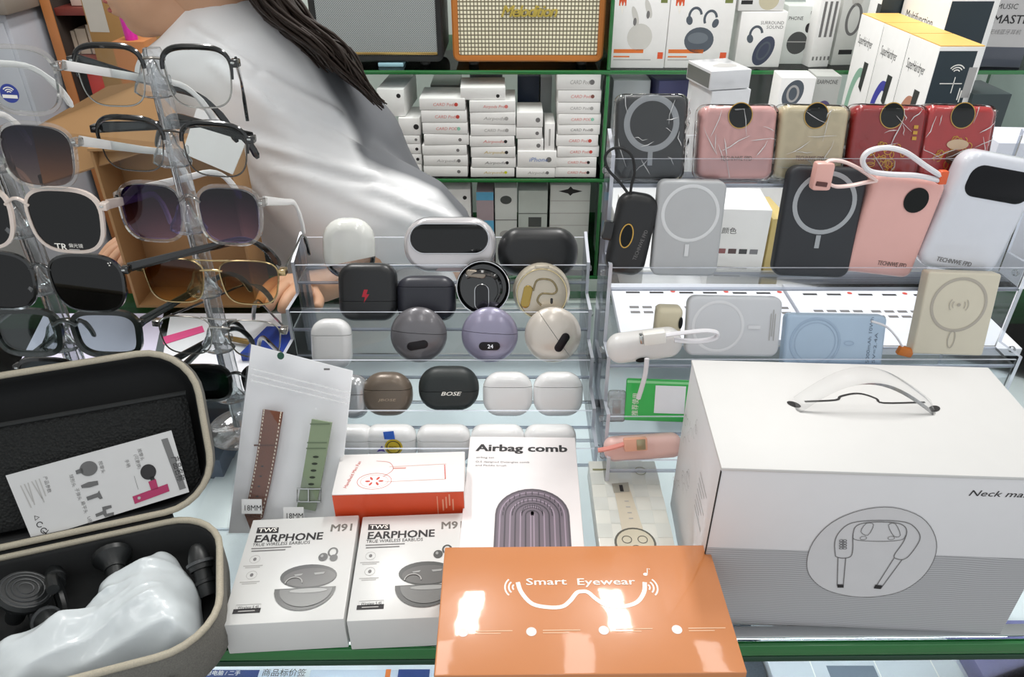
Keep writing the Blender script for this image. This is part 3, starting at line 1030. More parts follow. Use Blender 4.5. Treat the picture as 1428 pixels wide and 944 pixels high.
# boxes on the ledge seen through the rack
o, M, f, w_, h = ledgebox('phone_case_box', 'white box with a row of colour swatches behind the grey power bank', 1004, 1080, 292, 1.16, .1, WHITE_CARD, -4)
f.text('颜色', -w_ * .36, h * .72, .009, INK)
for i, c in enumerate([(150, 90, 90), (90, 70, 70), (60, 60, 62), (130, 130, 134)]):
    f.rects([(-w_ * .38 + i * w_ * .2, h * .48, w_ * .15, .009)], mat('swatch_%d' % i, c, .5), 'printed_swatch')
f.rects([(-w_ * .38, h * .3, w_ * .6, .003), (-w_ * .38, h * .2, w_ * .5, .003)], INK_LIGHT, 'printed_lines')
o, M, f, w_, h = ledgebox('stock_box', 'yellow and white box between grey and black power banks', 1076, 1100, 305, 1.16, .1, mat('ochre_box', (206, 184, 120), .5), 3)
o, M = carton('stock_box', 'white folded leaflet box leaning on the storage cabinet', 'box', P(1058, 290, y=1.6).x, 1.6, CZ + .0005, .2, .12, .1, -22, WHITE_CARD)
for i, (u0, u1, vt, c) in enumerate([(845, 868, 395, (70, 66, 62)), (872, 905, 300, (228, 228, 226)), (1190, 1290, 280, (226, 227, 230)), (1300, 1420, 262, (222, 223, 228))]):
    ledgebox('stock_box', ['small dark box on the cabinet behind the loop-cord power bank', 'white box on the cabinet behind the loop-cord power bank',
                           'white box on the cabinet behind the pink cabled power bank', 'white box on the cabinet behind the large white power bank'][i],
             u0, u1, vt, 1.17 + .002 * i, .1, mat('ledge_%d' % i, c, .45))

# ------------------------------------------------------------------ far left: cabinet and cubby shelf
LY = 2.15
a, b = P(-70, 18, y=LY), P(6, 18, y=LY)
e = empty('office_cabinet', T((a.x + b.x) / 2, LY + .2, FLOOR_Z))
tag(e, 'tall light grey cabinet with brown worktop at the far left', 'cabinet')
hh = P(20, 20, y=LY).z - FLOOR_Z
ww = (b.x - a.x)
OFX = b.x + .024
link('body', boxm(-ww / 2, ww / 2, -.2, .2, 0.0005, hh, .003), mat('cab_lightgrey', (186, 188, 196), .4), e)
link('worktop', boxm(-ww / 2 - .02, ww / 2 + .02, -.22, .2, hh + .0005, hh + .04, .003), mat('cab_brown', (132, 122, 112), .4), e)
dd_ = link('door', boxm(-ww / 2 + .01, ww / 2 - .01, -.206, -.2005, .08, hh - .02, .002), mat('cab_lightgrey', (186, 188, 196), .4), e)
link('handle', boxm(ww / 2 - .05, ww / 2 - .04, -.22, -.2065, hh * .5, hh * .62, .002), BLACK_MATT, dd_)

a, b = Vector((OFX, 0, 0)), P(158, 10, y=LY + .12)
cz_top = P(100, -30, y=LY + .12).z
e = empty('cubby_shelf', T((a.x + b.x) / 2, LY + .34, FLOOR_Z))
tag(e, 'orange wood cubby shelf with dark compartments at the far left', 'shelf')
WOOD = mat('orange_wood', (176, 112, 62), .45, amt=.25, scale=8)
ww = b.x - a.x
ht = cz_top - FLOOR_Z
CUB = mat('cubby_inside', (58, 48, 42), .7)
link('side_panel', boxm(-ww / 2, -ww / 2 + .025, -.199, .2, 0, ht, .001), CUB, e)
link('side_panel', boxm(ww / 2 - .025, ww / 2, -.199, .2, 0, ht, .001), CUB, e)
link('front_edge', boxm(-ww / 2 - .001, -ww / 2 + .027, -.204, -.1992, 0, ht, .001), WOOD, e)
link('front_edge', boxm(ww / 2 - .027, ww / 2 + .001, -.204, -.1992, 0, ht, .001), WOOD, e)
zs = [P(100, v, y=LY + .14).z - FLOOR_Z for v in (12, 82, 150)]
for z in zs:
    link('shelf_board', boxm(-ww / 2 + .0255, ww / 2 - .0255, -.19, .19, z - .02, z, .001), mat('maroon_board', (120, 52, 44), .45), e)
link('back_board', boxm(-ww / 2 + .0255, ww / 2 - .0255, .191, .2, 0, ht, .0), mat('cubby_dark', (40, 36, 34), .7), e)
for i, (u0, u1, vt, c, lb) in enumerate([(84, 100, 43, (206, 190, 170), 'cream cylinder-wrapped roll in the cubby, left of three'),
                                          (101, 115, 40, (204, 184, 160), 'cream wrapped pack in the cubby, middle of three'),
                                          (116, 138, 34, (216, 202, 184), 'cream wrapped pack in the cubby, right of three')]):
    o, M, f, w_, h = standbox('wrapped_pack', lb, 'pack', u0, u1, vt, LY + .2, FLOOR_Z + zs[1] + .001, .1, mat('cream_pack', (212, 196, 176), .6), 6)
o, M, f, w_, h = standbox('red_tray', 'bright red plastic tray on the lower cubby board', 'tray', 120, 150, 66 + 34, LY + .17, FLOOR_Z + zs[2] + .001, .15, mat('tray_red', (206, 56, 46), .4))
for i, (u0, u1, c, lb) in enumerate([(86, 102, (214, 190, 176), 'pale pink carton on top of the cubby board'), (104, 125, (206, 178, 164), 'second pale pink carton on top of the cubby board')]):
    standbox('small_carton', lb, 'box', u0, u1, -40, LY + .18, FLOOR_Z + zs[0] + .001, .12, mat('pinkcarton_%d' % i, c, .6))
a = P(160, 60, y=1.9)
o, M = carton('tall_carton', 'brown kraft carton with a white label standing behind the seller\'s face', 'box', a.x + .0, 1.97, FLOOR_Z + .001, .11, .12, P(150, -40, y=1.9).z - FLOOR_Z, -8, mat('kraft_far', (150, 112, 62), .6))
f = frontface(o, M, -.06)
pz = f.q(150, 45)
f.rects([(-.052, pz[1], .05, .13)], mat('label_grey', (196, 190, 180), .5), 'printed_label')
o = link('pink_spray_bottle', xf(merge(lathe([(.001, 0), (.013, 0), (.014, .05), (.01, .065), (.005, .07), (.001, .07)], 14),
         xf(lathe([(.001, 0), (.008, 0), (.008, .02), (.001, .02)], 10), T(0, 0, .0705))), Matrix.Identity(4)), [mat('magenta_pl', (210, 40, 160), .3)], None, T(P(184, 55, y=1.75).x, 1.75, P(184, 55, y=1.75).z))
tag(o, 'magenta spray bottle in front of the brown carton by the seller\'s chin', 'bottle')
o, M = carton('side_table', 'small wooden stand under the magenta bottle beside the cubby', 'stand', P(184, 55, y=1.75).x, 1.76, FLOOR_Z + .001, .07, .07, P(184, 55, y=1.75).z - FLOOR_Z - .0012, 0, WOOD)

# ================================================================== boxes in the foreground
# --- two earphone boxes
T91 = .035
ce, w1, d1, yaw1 = fitbox((312, 872), (480, 864), (500, 718), (349, 726), T91)
SIDE = mat('box_silver_white', (218, 218, 216), .3, amt=.02)
PCASE = mat('print_case_dark', (66, 66, 64), .3)
PCASE2 = mat('print_case_mid', (104, 104, 102), .3)
PCASE3 = mat('print_case_light', (150, 150, 148), .3)


def m91(cx, cy, yaw, label):
    o, M = carton('earphone_box', label, 'box', cx, cy, .0004, w1, d1, T91, yaw, SIDE, .0008, 'earphone boxes on the counter')
    return o, M, topface(o, M, T91)


o1, M1, f1 = m91(ce.x, ce.y, yaw1, 'white earphone box lying beside the black carry case, fully in view')
a2, b2 = P(481, 867, z=T91), P(612, 861, z=T91)
yaw2 = math.degrees(math.atan2(b2.y - a2.y, b2.x - a2.x))
c2 = a2 + Matrix.Rotation(R(yaw2), 3, 'Z') @ Vector((w1 / 2 + .0012, d1 / 2, 0))
o2, M2, f2 = m91(c2.x, c2.y, yaw2, 'white earphone box half covered by the orange box')
S3 = 3.372
q = lambda x, y: f1.q(300 + x / S3, 640 + y / S3)
for f in (f1, f2):
    f.poly([q(200, 323), q(300, 322), q(297, 348), q(193, 350)], INK, 'printed_badge')
    p = q(202, 346); f.text('TWS', p[0], p[1], .0045, INK_WHITE, width=q(288, 346)[0] - p[0], lift=2, bold=.02)
    p = q(180, 394); f.text('EARPHONE', p[0], p[1], .0085, INK, width=q(498, 394)[0] - p[0], bold=.035)
    p = q(174, 412); f.text('TRUE WIRELESS EARBUDS', p[0], p[1], .0036, INK, width=q(442, 412)[0] - p[0])
    p = q(538, 342); f.text('M91', p[0], p[1], .0085, mat('ink_bronze', (110, 106, 100), .5), width=q(638, 342)[0] - p[0], bold=.03)
    for yy, x1 in ((425, 355), (437, 328)):
        p = q(170, yy); f.rects([(p[0], p[1], q(x1, yy)[0] - p[0], .0012)], INK_GREY, 'printed_line')
    for yy, xx in ((472, 187), (546, 172)):
        p = q(xx, yy); f.ring(p[0], p[1], .0042, .0042, .0003, INK_LIGHT, 'printed_icon', n=16)
        f.ell(p[0], p[1], .0014, .0018, INK_GREY, 'printed_icon_mark')
        f.rects([(p[0] - .008, p[1] - .0075, .016, .0009), (p[0] - .006, p[1] - .0092, .012, .0007)], INK_LIGHT, 'printed_caption')
    # open charging case
    p = q(440, 552); f.ell(p[0], p[1], .0232, .0125, PCASE, 'printed_lid', rot=-2)
    f.ell(p[0] + .001, p[1] - .0015, .0212, .0098, mat('print_lid_inner', (88, 86, 84), .3), 'printed_lid_inner', 2)
    f.poly([(p[0] + .004, p[1] + .003), (p[0] + .013, p[1] + .0035), (p[0] + .012, p[1] + .0015), (p[0] + .005, p[1] + .001)], PCASE3, 'printed_glint', 3)
    f.poly([(p[0] - .012, p[1] + .002), (p[0] - .005, p[1] + .003), (p[0] - .006, p[1] + .001), (p[0] - .011, p[1] + .0005)], PCASE3, 'printed_glint', 3)
    f.ring(p[0] - .011, p[1] - .007, .0068, .0062, .0009, INK_LIGHT, 'printed_earclip', 5, a0=0, a1=180, n=14)
    b = q(425, 608)
    pts = [(b[0] - .0245, b[1])] + [(b[0] + .0245 * math.cos(PI + PI * k / 18), b[1] - .0005 + .0215 * math.sin(PI + PI * k / 18)) for k in range(1, 18)] + [(b[0] + .0245, b[1])]
    f.poly(pts, PCASE, 'printed_case', 4)
    f.poly([(b[0] + (x - b[0]) * .86 + .001, b[1] + (y - b[1]) * .8 - .0012) for x, y in pts], PCASE2, 'printed_case_sheen', 6)
    f.ell(b[0] + .003, b[1] - .0035, .015, .0022, PCASE3, 'printed_case_glint', 7)
    # pair of ear clips
    p = q(535, 452)
    f.ring(p[0] + .003, p[1] + .003, .0036, .0046, .0016, PCASE, 'printed_clip', n=18)
    f.ell(p[0] - .0045, p[1] - .002, .004, .0044, PCASE, 'printed_clip', 2)
    f.ell(p[0] + .0045, p[1] - .0035, .0034, .0036, PCASE, 'printed_clip', 2)
    f.ell(p[0] - .0055, p[1] - .001, .0012, .0016, PCASE3, 'printed_clip_glint', 3)
    p = q(95, 706); x1 = q(212, 700)[0]
    f.line([(p[0], p[1] - .001), (x1, p[1] - .001), (x1, p[1] + .0036), (p[0], p[1] + .0036)], .0003, INK_GREY, 'printed_frame', closed=True)
    f.text('Wireless 5.4S', p[0] + .0015, p[1] - .0002, .0026, INK, width=(x1 - p[0]) * .85)
    p = q(80, 730); f.rects([(p[0], p[1], q(208, 730)[0] - p[0], .0045)], INK, 'printed_bar')
    f.rects([(p[0] + .004, p[1] + .0016, .013, .0009)], INK_LIGHT, 'printed_bar_text', 2)

# --- handheld mini fan box
TF = .057
ce, wf, df, yawf = fitbox((457, 693), (646, 687), (646, 632), (476, 636), TF)
o, M = carton('mini_fan_box', 'white and orange red box of a handheld mini fan behind the earphone boxes', 'box', ce.x + .001, ce.y + .002, .0004, wf, df, TF, yawf, mat('fan_white', (232, 228, 226), .35), .0006)
f = topface(o, M, TF)
p = f.q(483, 681); f.text('Handheld Mini Fan', p[0], p[1], .0034, INK_RED, width=.036, rot=76)
p = f.q(522, 671); f.ring(p[0], p[1], .0155, .0105, .0004, INK_RED, 'printed_fan_ring'); f.ring(p[0], p[1], .0125, .0082, .0002, INK_RED, 'printed_fan_ring')
for k in range(6):
    a = 2 * PI * k / 6
    f.ell(p[0] + .006 * math.cos(a), p[1] + .004 * math.sin(a), .0024, .0011, INK_RED, 'printed_blade', n=10, rot=math.degrees(a))
f.line([v[:2] for v in spline([(*f.q(*t_), 0) for t_ in ((534, 665), (548, 655), (543, 645), (525, 643))], 5)], .0004, INK_RED, 'printed_stem')
f.line(f.qs([(543, 651), (622, 647), (622, 668), (536, 672)]), .0004, mat('ink_pink', (224, 160, 150), .6), 'printed_handle')
f.line(f.qs([(620, 648), (621, 668)]), .0008, INK_RED, 'printed_handle_end')
f.rects([(*f.q(548, 654), .012, .0018)], mat('ink_pink', (224, 160, 150), .6), 'printed_key')
ff = frontface(o, M, -df / 2)
ff.rects([(-wf / 2 + .0004, .0005, wf - .0008, TF - .0012)], mat('fan_red', (226, 84, 46), .4), 'printed_side_panel')
ff.rects([(wf * .29, .03, .0008, .022)] + [(wf * .33 + i * .003, .034 + (i % 3) * .003, .0012, .014) for i in range(4)], mat('fan_line', (240, 170, 140), .5), 'printed_lines', 2)

# --- airbag comb box
TCB = .036
ce, wc, dc, yawc = fitbox((652, 762), (832, 760), (803, 606), (651, 613), TCB)
back = (P(651, 613, z=TCB) + P(803, 606, z=TCB)) / 2
yawc = -1.0
dcb = .178
cc = back + Matrix.Rotation(R(yawc), 3, 'Z') @ Vector((.001, -dcb / 2, 0))
o, M = carton('comb_box', 'white box reading Airbag comb partly under the orange box', 'box', cc.x, cc.y, .0004, wc - .004, dcb, TCB, yawc, mat('comb_white', (240, 234, 234), .4), .0008)
f = topface(o, M, TCB)
p = f.q(664, 629); f.text('Airbag comb', p[0], p[1], .0105, INK, width=f.q(792, 626)[0] - p[0], bold=.045)
for t_, u, v, x1 in (('airbag set', 664, 639, 689), ('O.S designed Detangles comb', 663, 645, 738), ('and Paddle brush', 663, 650, 706)):
    p = f.q(u, v); f.text(t_, p[0], p[1], .0026, INK_GREY, width=f.q(x1, v)[0] - p[0])


def arch(f, cx, yb, yt, hw, n=16):
    pts = [(cx - hw, yb)]
    for k in range(n + 1):
        a = PI - PI * k / n
        pts.append((cx + hw * math.cos(a), yt - hw + hw * math.sin(a)))
    return pts + [(cx + hw, yb)]


cx, yt = f.q(742, 683)
hw = (f.q(794, 720)[0] - f.q(690, 720)[0]) / 2
yb = yt - .1
f.poly(arch(f, cx, yb, yt, hw), mat('comb_mauve', (112, 100, 112), .45), 'printed_brush')
f.line(arch(f, cx, yb, yt, hw - .001), .002, mat('comb_rim', (88, 80, 88), .45), 'printed_brush_rim', 2)
for i in range(7):
    h_ = hw - .0045 - i * .0046
    f.line(arch(f, cx, yb, yt - .004 - i * .0046, h_), .0013, mat('comb_light', (156, 140, 156), .45) if i % 2 == 0 else mat('comb_dark', (70, 62, 72), .45), 'printed_groove', 2)
rs = []
for i in range(4):
    h_ = hw - .007 - i * .0085
    for k in range(15):
        a = PI * k / 14
        rs.append((cx + h_ * math.cos(a) - .0003, yt - hw + h_ * math.sin(a), .0007, .0042))
f.rects(rs, mat('comb_pin', (58, 52, 60), .4), 'printed_pins', 3)

# --- smart watch box
TW = .022
bl, br, fr_ = P(800, 661, z=TW), P(905, 645, z=TW), P(942, 758, z=TW)
x0, x1 = .0772, .1440
yb_, yf_ = br.y + .002, .425
o, M = carton('watch_box', 'pale box picturing a wristwatch with beige strap between comb and massager boxes', 'box', (x0 + x1) / 2, (yb_ + yf_) / 2, .0004, x1 - x0, yb_ - yf_, TW, 0, mat('watch_pale', (226, 228, 220), .3, coat=.3), .0008)
f = topface(o, M, TW)
wv, hv = x1 - x0, yb_ - yf_
ck = []
for i in range(5):
    for j in range(9):
        if (i + j) % 2:
            ck.append((-wv / 2 + i * wv / 5, -hv / 2 + j * hv / 9, wv / 5, hv / 9))
f.rects(ck, mat('watch_check', (216, 220, 214), .3, coat=.3), 'printed_checks')
f.poly(f.qs([(855, 675), (876, 675), (898, 742), (868, 744)]), mat('watch_strap', (212, 204, 184), .4), 'printed_strap', 2)
f.poly(f.qs([(853, 675), (876, 673), (878, 686), (856, 688)]), mat('watch_buckle', (166, 164, 152), .3), 'printed_buckle', 3)
f.poly(f.qs([(863, 677), (868, 677), (870, 686), (865, 686)]), INK, 'printed_pin', 4)
f.rects([(*f.q(871 + i * 2, 700 + i * 8), .004, .0012) for i in range(4)], INK_LIGHT, 'printed_holes', 3)
p = f.q(886, 758)
f.ell(*p, .0185, .0185, mat('watch_case', (92, 90, 80), .3), 'printed_watch_case', 3)
f.ell(*p, .0165, .0165, mat('watch_dial', (206, 200, 178), .3), 'printed_dial', 4)
for dx, dy in ((-.007, .004), (.007, .004), (0, -.007)):
    f.ring(p[0] + dx, p[1] + dy, .0042, .0042, .0008, mat('watch_case', (92, 90, 80)), 'printed_subdial', 5, n=16)
p = f.q(893, 657); f.ring(*p, .0055, .0055, .0007, mat('ink_olivegrey', (140, 140, 100), .5), 'printed_seal', 2, n=20)
f.rects([(p[0] - .003, p[1] - .001, .006, .002)], mat('ink_olivegrey', (140, 140, 100), .5), 'printed_seal_text', 2)
f.rects([(-wv / 2 + .003, f.q(840, 656)[1], .016, .0022)], mat('ink_olivegrey', (140, 140, 100), .5), 'printed_caption', 2)

# --- smart eyewear box
ZO, TO = .0372, .045
ce, wo, do, yawo = fitbox((607, 943), (1043, 937), (988, 760), (618, 762), ZO + TO)
ORG = mat('orange_card', (205, 129, 74), .35, coat=1.0, bump=.07, bscale=26, amt=.02)
o, M = carton('smart_eyewear_box', 'shrink-wrapped orange box reading Smart Eyewear lying at the counter edge', 'box', ce.x, ce.y, ZO, wo, do, TO, yawo, ORG, .0012)
f = topface(o, M, TO)
p = f.q(733, 816); f.text('Smart', p[0], p[1], .0062, INK_WHITE, width=f.q(790, 816)[0] - p[0], bold=.015)
p = f.q(804, 816); f.text('Eyewear', p[0], p[1], .0062, INK_WHITE, width=f.q(885, 816)[0] - p[0], bold=.015)
gl = [(722, 812), (727, 826), (742, 842), (765, 847), (784, 846), (795, 838), (804, 827), (811, 825), (820, 826), (832, 836), (848, 845), (868, 846), (888, 840), (898, 826), (899, 812)]
f.line([v[:2] for v in spline([(*f.q(*t_), 0) for t_ in gl], 4)], .0032, INK_WHITE, 'printed_glasses')
for u, s_ in ((712, -1), (909, 1)):
    p = f.q(u, 819)
    for k in range(3):
        rr = .0025 + k * .0028
        f.ring(p[0] - s_ * .004, p[1], rr, rr * 1.15, .0012, INK_WHITE, 'printed_wave', a0=(180 if s_ < 0 else 0) - 50, a1=(180 if s_ < 0 else 0) + 50, n=10)
p = f.q(900, 801); f.ell(p[0], p[1], .0017, .0014, INK_WHITE, 'printed_note'); f.line([(p[0] + .0014, p[1]), (p[0] + .0022, p[1] + .0055), (p[0] + .0042, p[1] + .0048)], .0006, INK_WHITE, 'printed_note_stem')
for u, v in ((646, 882), (741, 881), (842, 879), (944, 878)):
    p = f.q(u, v); f.ell(p[0], p[1], .0036, .0036, mat('ink_pale', (232, 226, 222), .5), 'printed_disc')
    f.rects([(p[0] + .008, p[1] + .0006, .026, .0007), (p[0] + .008, p[1] - .0014, .018, .0006)], mat('ink_faint', (236, 196, 160), .5), 'printed_caption')

# --- neck massager box
WN, DN, HN = .249, .137, .17
fl_ = P(1007, 652, z=HN)
yawn = -2.7
cn = fl_ + Matrix.Rotation(R(yawn), 3, 'Z') @ Vector((WN / 2, DN / 2, 0))
MN = T(cn.x, cn.y, .0004) @ RZ(yawn)
e = empty('neck_massager_box', MN)
tag(e, 'big white neck massager carton with clear handle and grey wave band', 'box')
NW = mat('massager_white', (214, 213, 211), .5, amt=.015)
link('carton', boxm(-WN / 2, WN / 2, -DN / 2, DN / 2, 0, HN - .003, .0008), mat('massager_side', (228, 227, 229), .5, amt=.015), e)
link('lid', boxm(-WN / 2 - .0006, WN / 2 + .0006, -DN / 2 - .0008, DN / 2 + .0006, HN - .0028, HN, .0007), NW, e)
f = topface(e, MN, HN)
slit = [v[:2] for v in spline([(*f.q(*t_), 0) for t_ in ((1122, 560), (1165, 558), (1172, 553), (1190, 549), (1205, 550), (1222, 556), (1232, 562), (1290, 561))], 4)]
f.line(slit, .0021, mat('slit_dark', (40, 38, 38), .8), 'slit')
for u, v, r_ in ((1107, 564, -35), (1303, 570, 35)):
    p = f.q(u, v); f.ell(p[0], p[1], .0055, .0034, mat('slit_dark', (40, 38, 38)), 'slot_hole', 1, rot=r_)
pa, pb = f.q(1109, 568), f.q(1301, 572)
rib = []
for k in range(21):
    t_ = k / 20
    rib.append((pa[0] + (pb[0] - pa[0]) * t_, pa[1] + (pb[1] - pa[1]) * t_ + .012 * math.sin(PI * t_), HN + .0012 + .022 * math.sin(PI * t_)))
v_, f_ = [], []
for k, p in enumerate(rib):
    for dy, dz in ((-.0075, -.003), (.0075, .003)):
        v_.append((p[0], p[1] + dy, p[2] + dz))
for k in range(20):
    f_.append([2 * k, 2 * k + 1, 2 * k + 3, 2 * k + 2])
hd = link('handle', mesh_from(v_, f_), clear('handle_plastic', (252, 252, 252), .03, .004, rough=.2, body=(240, 240, 240), body_amt=.05), e)
md = hd.modifiers.new('thick', 'SOLIDIFY'); md.thickness = .0006
ff = Face(e, MN, (0, -DN / 2 - .0001, 0), (1, 0, 0), (0, 0, 1))
yband = ff.q(1180, 771)[1]
ff.rects([(-WN / 2 + .0008, .0006, WN - .0016, yband)], wave_mat('grey_wave_print', (158, 158, 161), (194, 194, 197), 140, 9), 'printed_wave_band')
ec = ff.q(1215, 769)
ol = [(1125, 783), (1134, 755), (1160, 728), (1200, 711), (1245, 707), (1285, 721), (1304, 748), (1303, 777), (1284, 806), (1250, 826), (1200, 832), (1155, 823), (1131, 805)]
ov = [v[:2] for v in spline([(*ff.q(*t_), 0) for t_ in ol], 4, True)]
ff.poly(ov, mat('oval_white', (214, 213, 215), .5), 'printed_oval', 2)
ff.line(ov, .0005, INK_GREY, 'printed_oval_line', 3, closed=True)
S7 = 2.035
dr = lambda L, wd=.0007, cl=False, m=INK_GREY, sub=4, nm='printed_drawing': ff.line([v[:2] for v in spline([(*ff.q(920 + x / S7, 480 + y / S7), 0) for x, y in L], sub, cl)], wd, m, nm, 4, closed=cl)
dr([(498, 600), (496, 560), (510, 530), (545, 505), (620, 498), (695, 503), (725, 520), (738, 545), (728, 570), (705, 600), (690, 609)])
dr([(498, 600), (515, 605), (540, 601), (547, 580), (548, 535), (560, 512), (600, 503), (660, 504), (690, 512), (700, 530), (690, 560), (664, 598), (675, 608), (690, 609)])
dr([(548, 535), (552, 552), (600, 557), (650, 557), (688, 552), (697, 540)], .0005)
for L in ([(570, 530), (585, 507), (606, 510), (590, 540)], [(648, 512), (668, 508), (682, 540), (664, 543)]):
    dr(L, .0005, True, sub=3)
for x, y in ((577, 548), (656, 548)):
    p = ff.q(920 + x / S7, 480 + y / S7); ff.ring(*p, .0024, .0018, .0004, INK_GREY, 'printed_drawing', 4, n=14)
dr([(505, 603), (503, 683), (520, 685), (527, 604)], sub=1)
dr([(664, 605), (610, 690), (626, 692), (687, 609)], sub=1)
for L in ([(503, 679), (521, 680), (521, 688), (503, 688)], [(611, 680), (631, 682), (625, 692), (606, 690)]):
    ff.poly([ff.q(920 + x / S7, 480 + y / S7) for x, y in L], INK, 'printed_tip', 5)
for k in range(4):
    for j in range(2):
        p = ff.q(920 + (514 + j * 10) / S7, 480 + (555 + k * 7) / S7); ff.ring(*p, .0014, .0011, .0004, INK, 'printed_grip', 5, n=10)
p = ff.q(1349, 691); ff.text('Neck massager', p[0], p[1], .0056, INK, shear=.22, width=.064)
link('edge_gap', boxm(-WN / 2 - .0004, -WN / 2 + .0002, -DN / 2 - .0004, -DN / 2 + .0014, .001, HN - .004), mat('slit_dark', (40, 38, 38)), e)
sf = Face(e, MN, (-WN / 2 - .0001, 0, 0), (0, -1, 0), (0, 0, 1))
random.seed(11)
for k in range(9):
    x, y = -.048 + .012 * k % .06 - .01, .03 + .013 * k
    for j in range(3):
        sf.ring(x + random.uniform(-.012, .012), y + random.uniform(-.006, .006), random.uniform(.004, .009), random.uniform(.003, .006), .0004, INK_LIGHT, 'printed_sketch', a0=random.uniform(0, 180), a1=random.uniform(200, 340), n=12)
sf.rects([(DN * .12, .118 - k * .006, .03 - (k % 3) * .006, .0012) for k in range(7)], INK_LIGHT, 'printed_caption')

# ------------------------------------------------------------------ zip bag with two watch straps
pb_l, pb_r = P(318, 744, z=.003), P(470, 744, z=.003)
YB0, YB1 = pb_l.y, .592
tl, tr = P(350, 480, y=YB1 - .006), P(492, 517, y=YB1 + .004)
B = [pb_l, Vector((tl.x + (tr.x - tl.x) * 1.0 - .012, YB0, .003)), tr, tl]
ZIP = clear('zip_bag_film', (251, 251, 252), .10, .02, rough=.1, bump=.7, bscale=24, body=(240, 242, 244), body_amt=.06)
ex = (B[1] - B[0]).normalized()
ezv = ((B[3] - B[0]) - ex * (B[3] - B[0]).dot(ex)).normalized()
en = ex.cross(ezv)
Mb = Matrix.Identity(4)
Mb.col[0][:3], Mb.col[1][:3], Mb.col[2][:3] = ex, ezv, en
Mb.col[3][:3] = B[0]
loc = [Mb.inverted() @ p for p in B]
bag = empty('zip_bag', Mb)
tag(bag, 'clear zip bag standing on the counter with a brown and a green watch strap', 'bag')


def quadgrid(c, nu, nv, off, amp, seed):
    rows = []
    for j in range(nv + 1):
        r_ = []
        for i in range(nu + 1):
            s_, t_ = i / nu, j / nv
            p = (c[0] * (1 - s_) + c[1] * s_) * (1 - t_) + (c[3] * (1 - s_) + c[2] * s_) * t_
            bul = math.sin(PI * s_) * math.sin(PI * min(1, t_ * 1.15)) if t_ < .87 else 0
            nz = noise.noise(Vector((p.x * 40, p.y * 40, seed))) * amp * math.sin(PI * s_) ** .5
            r_.append(Vector((p.x, p.y, p.z + off * bul + nz + (.0042 if off > 0 else 0))))
        rows.append(r_)
    return rows


def gridmesh(rows):
    nv, nu = len(rows), len(rows[0])
    vs = [p for r_ in rows for p in r_]
    fs = [[j * nu + i, j * nu + i + 1, (j + 1) * nu + i + 1, (j + 1) * nu + i] for j in range(nv - 1) for i in range(nu - 1)]
    return mesh_from(vs, fs)


link('front_film', gridmesh(quadgrid(loc, 20, 34, .006, .0022, 1.3)), ZIP, bag, smooth=180)
link('back_film', gridmesh([[Vector((p.x, p.y, p.z - .001)) for p in r_] for r_ in quadgrid(loc, 16, 24, -.0035, .0012, 7.7)]),
     mat('bag_backing', (249, 250, 251), .35, bump=.1, bscale=50), bag, smooth=180)
fb = Face(bag, Mb, (0, 0, .0072), (1, 0, 0), (0, 1, 0))
for va, vb_ in (((352, 514), (489, 548)), ((351, 522), (487, 556)), ((350, 530), (486, 563))):
    fb.line(fb.qs([va, vb_]), .0014, clear('zip_ridge', (250, 250, 250), .3, .15, rough=.1, body=(250, 250, 250), body_amt=.5), 'zip_ridge', 4)
p = fb.q(392, 496); fb.ell(*p, .0032, .0034, mat('hole_green', (30, 78, 60), .6), 'hang_hole', 6)
p = fb.q(452, 516); fb.rects([(p[0], p[1], .0055, .0018)], INK_GREY, 'hang_mark', 6)


def strap(name, label, pts, wd, m, th=.0028):
    """flat strap lying inside the bag, along photo points"""
    L = [fb.q(*t_) for t_ in pts]
    L = [(v[0], v[1]) for v in spline([(*p, 0) for p in L], 5)]
    left, right = [], []
    for i, p in enumerate(L):
        a, b = Vector(L[max(i - 1, 0)]), Vector(L[min(i + 1, len(L) - 1)])
        t_ = (b - a).normalized()
        n_ = Vector((-t_.y, t_.x))
        ww_ = wd[0] + (wd[1] - wd[0]) * i / (len(L) - 1)
        left.append((p[0] + n_.x * ww_ / 2, p[1] + n_.y * ww_ / 2)); right.append((p[0] - n_.x * ww_ / 2, p[1] - n_.y * ww_ / 2))
    root = empty(name, Mb @ T(0, 0, .0))
    tag(root, label, 'watch strap', 'watch straps in the zip bag')
    link('band', prism(left + right[::-1], 0, th), m, root)
    return root, left, right, L


BRN = mat('brown_leather', (118, 66, 42), .55, amt=.2, scale=250, bump=.2, bscale=700)
s1, le, ri, L = strap('watch_strap', 'brown stitched leather watch strap in the zip bag', [(378, 574), (371, 622), (362, 672), (351, 722)], (.0182, .0165), BRN)
fs = Face(s1, Mb, (0, 0, .0028), (1, 0, 0), (0, 1, 0))
fs.poly([ri[-1], le[-1], (L[-1][0] - .003, L[-1][1] - .012)], BRN, 'tip')
for side, o_ in ((le, .0012), (ri, .0012)):
    rs = []
    for i in range(0, len(L) - 1):
        for k in range(2):
            t_ = k / 2
            p = Vector(side[i]).lerp(Vector(side[i + 1]), t_).lerp(Vector(L[i]).lerp(Vector(L[i + 1]), t_), .14)
            rs.append((p.x - .0005, p.y - .0014, .001, .0019))
    fs.rects(rs, mat('stitch_cream', (240, 228, 208), .7), 'stitching', 2)
for k in range(4):
    p = fs.q(366 - k * 2.4, 650 + k * 14); fs.ell(p[0], p[1], .0014, .0008, INK, 'strap_hole', 2, n=10)
p = fs.q(369, 622); fs.rects([(p[0] - .0098, p[1], .0196, .0016)], mat('leather_dark', (88, 46, 28), .6), 'keeper_seam', 2)
GRNS = mat('sage_silicone', (134, 150, 120), .5, amt=.05)
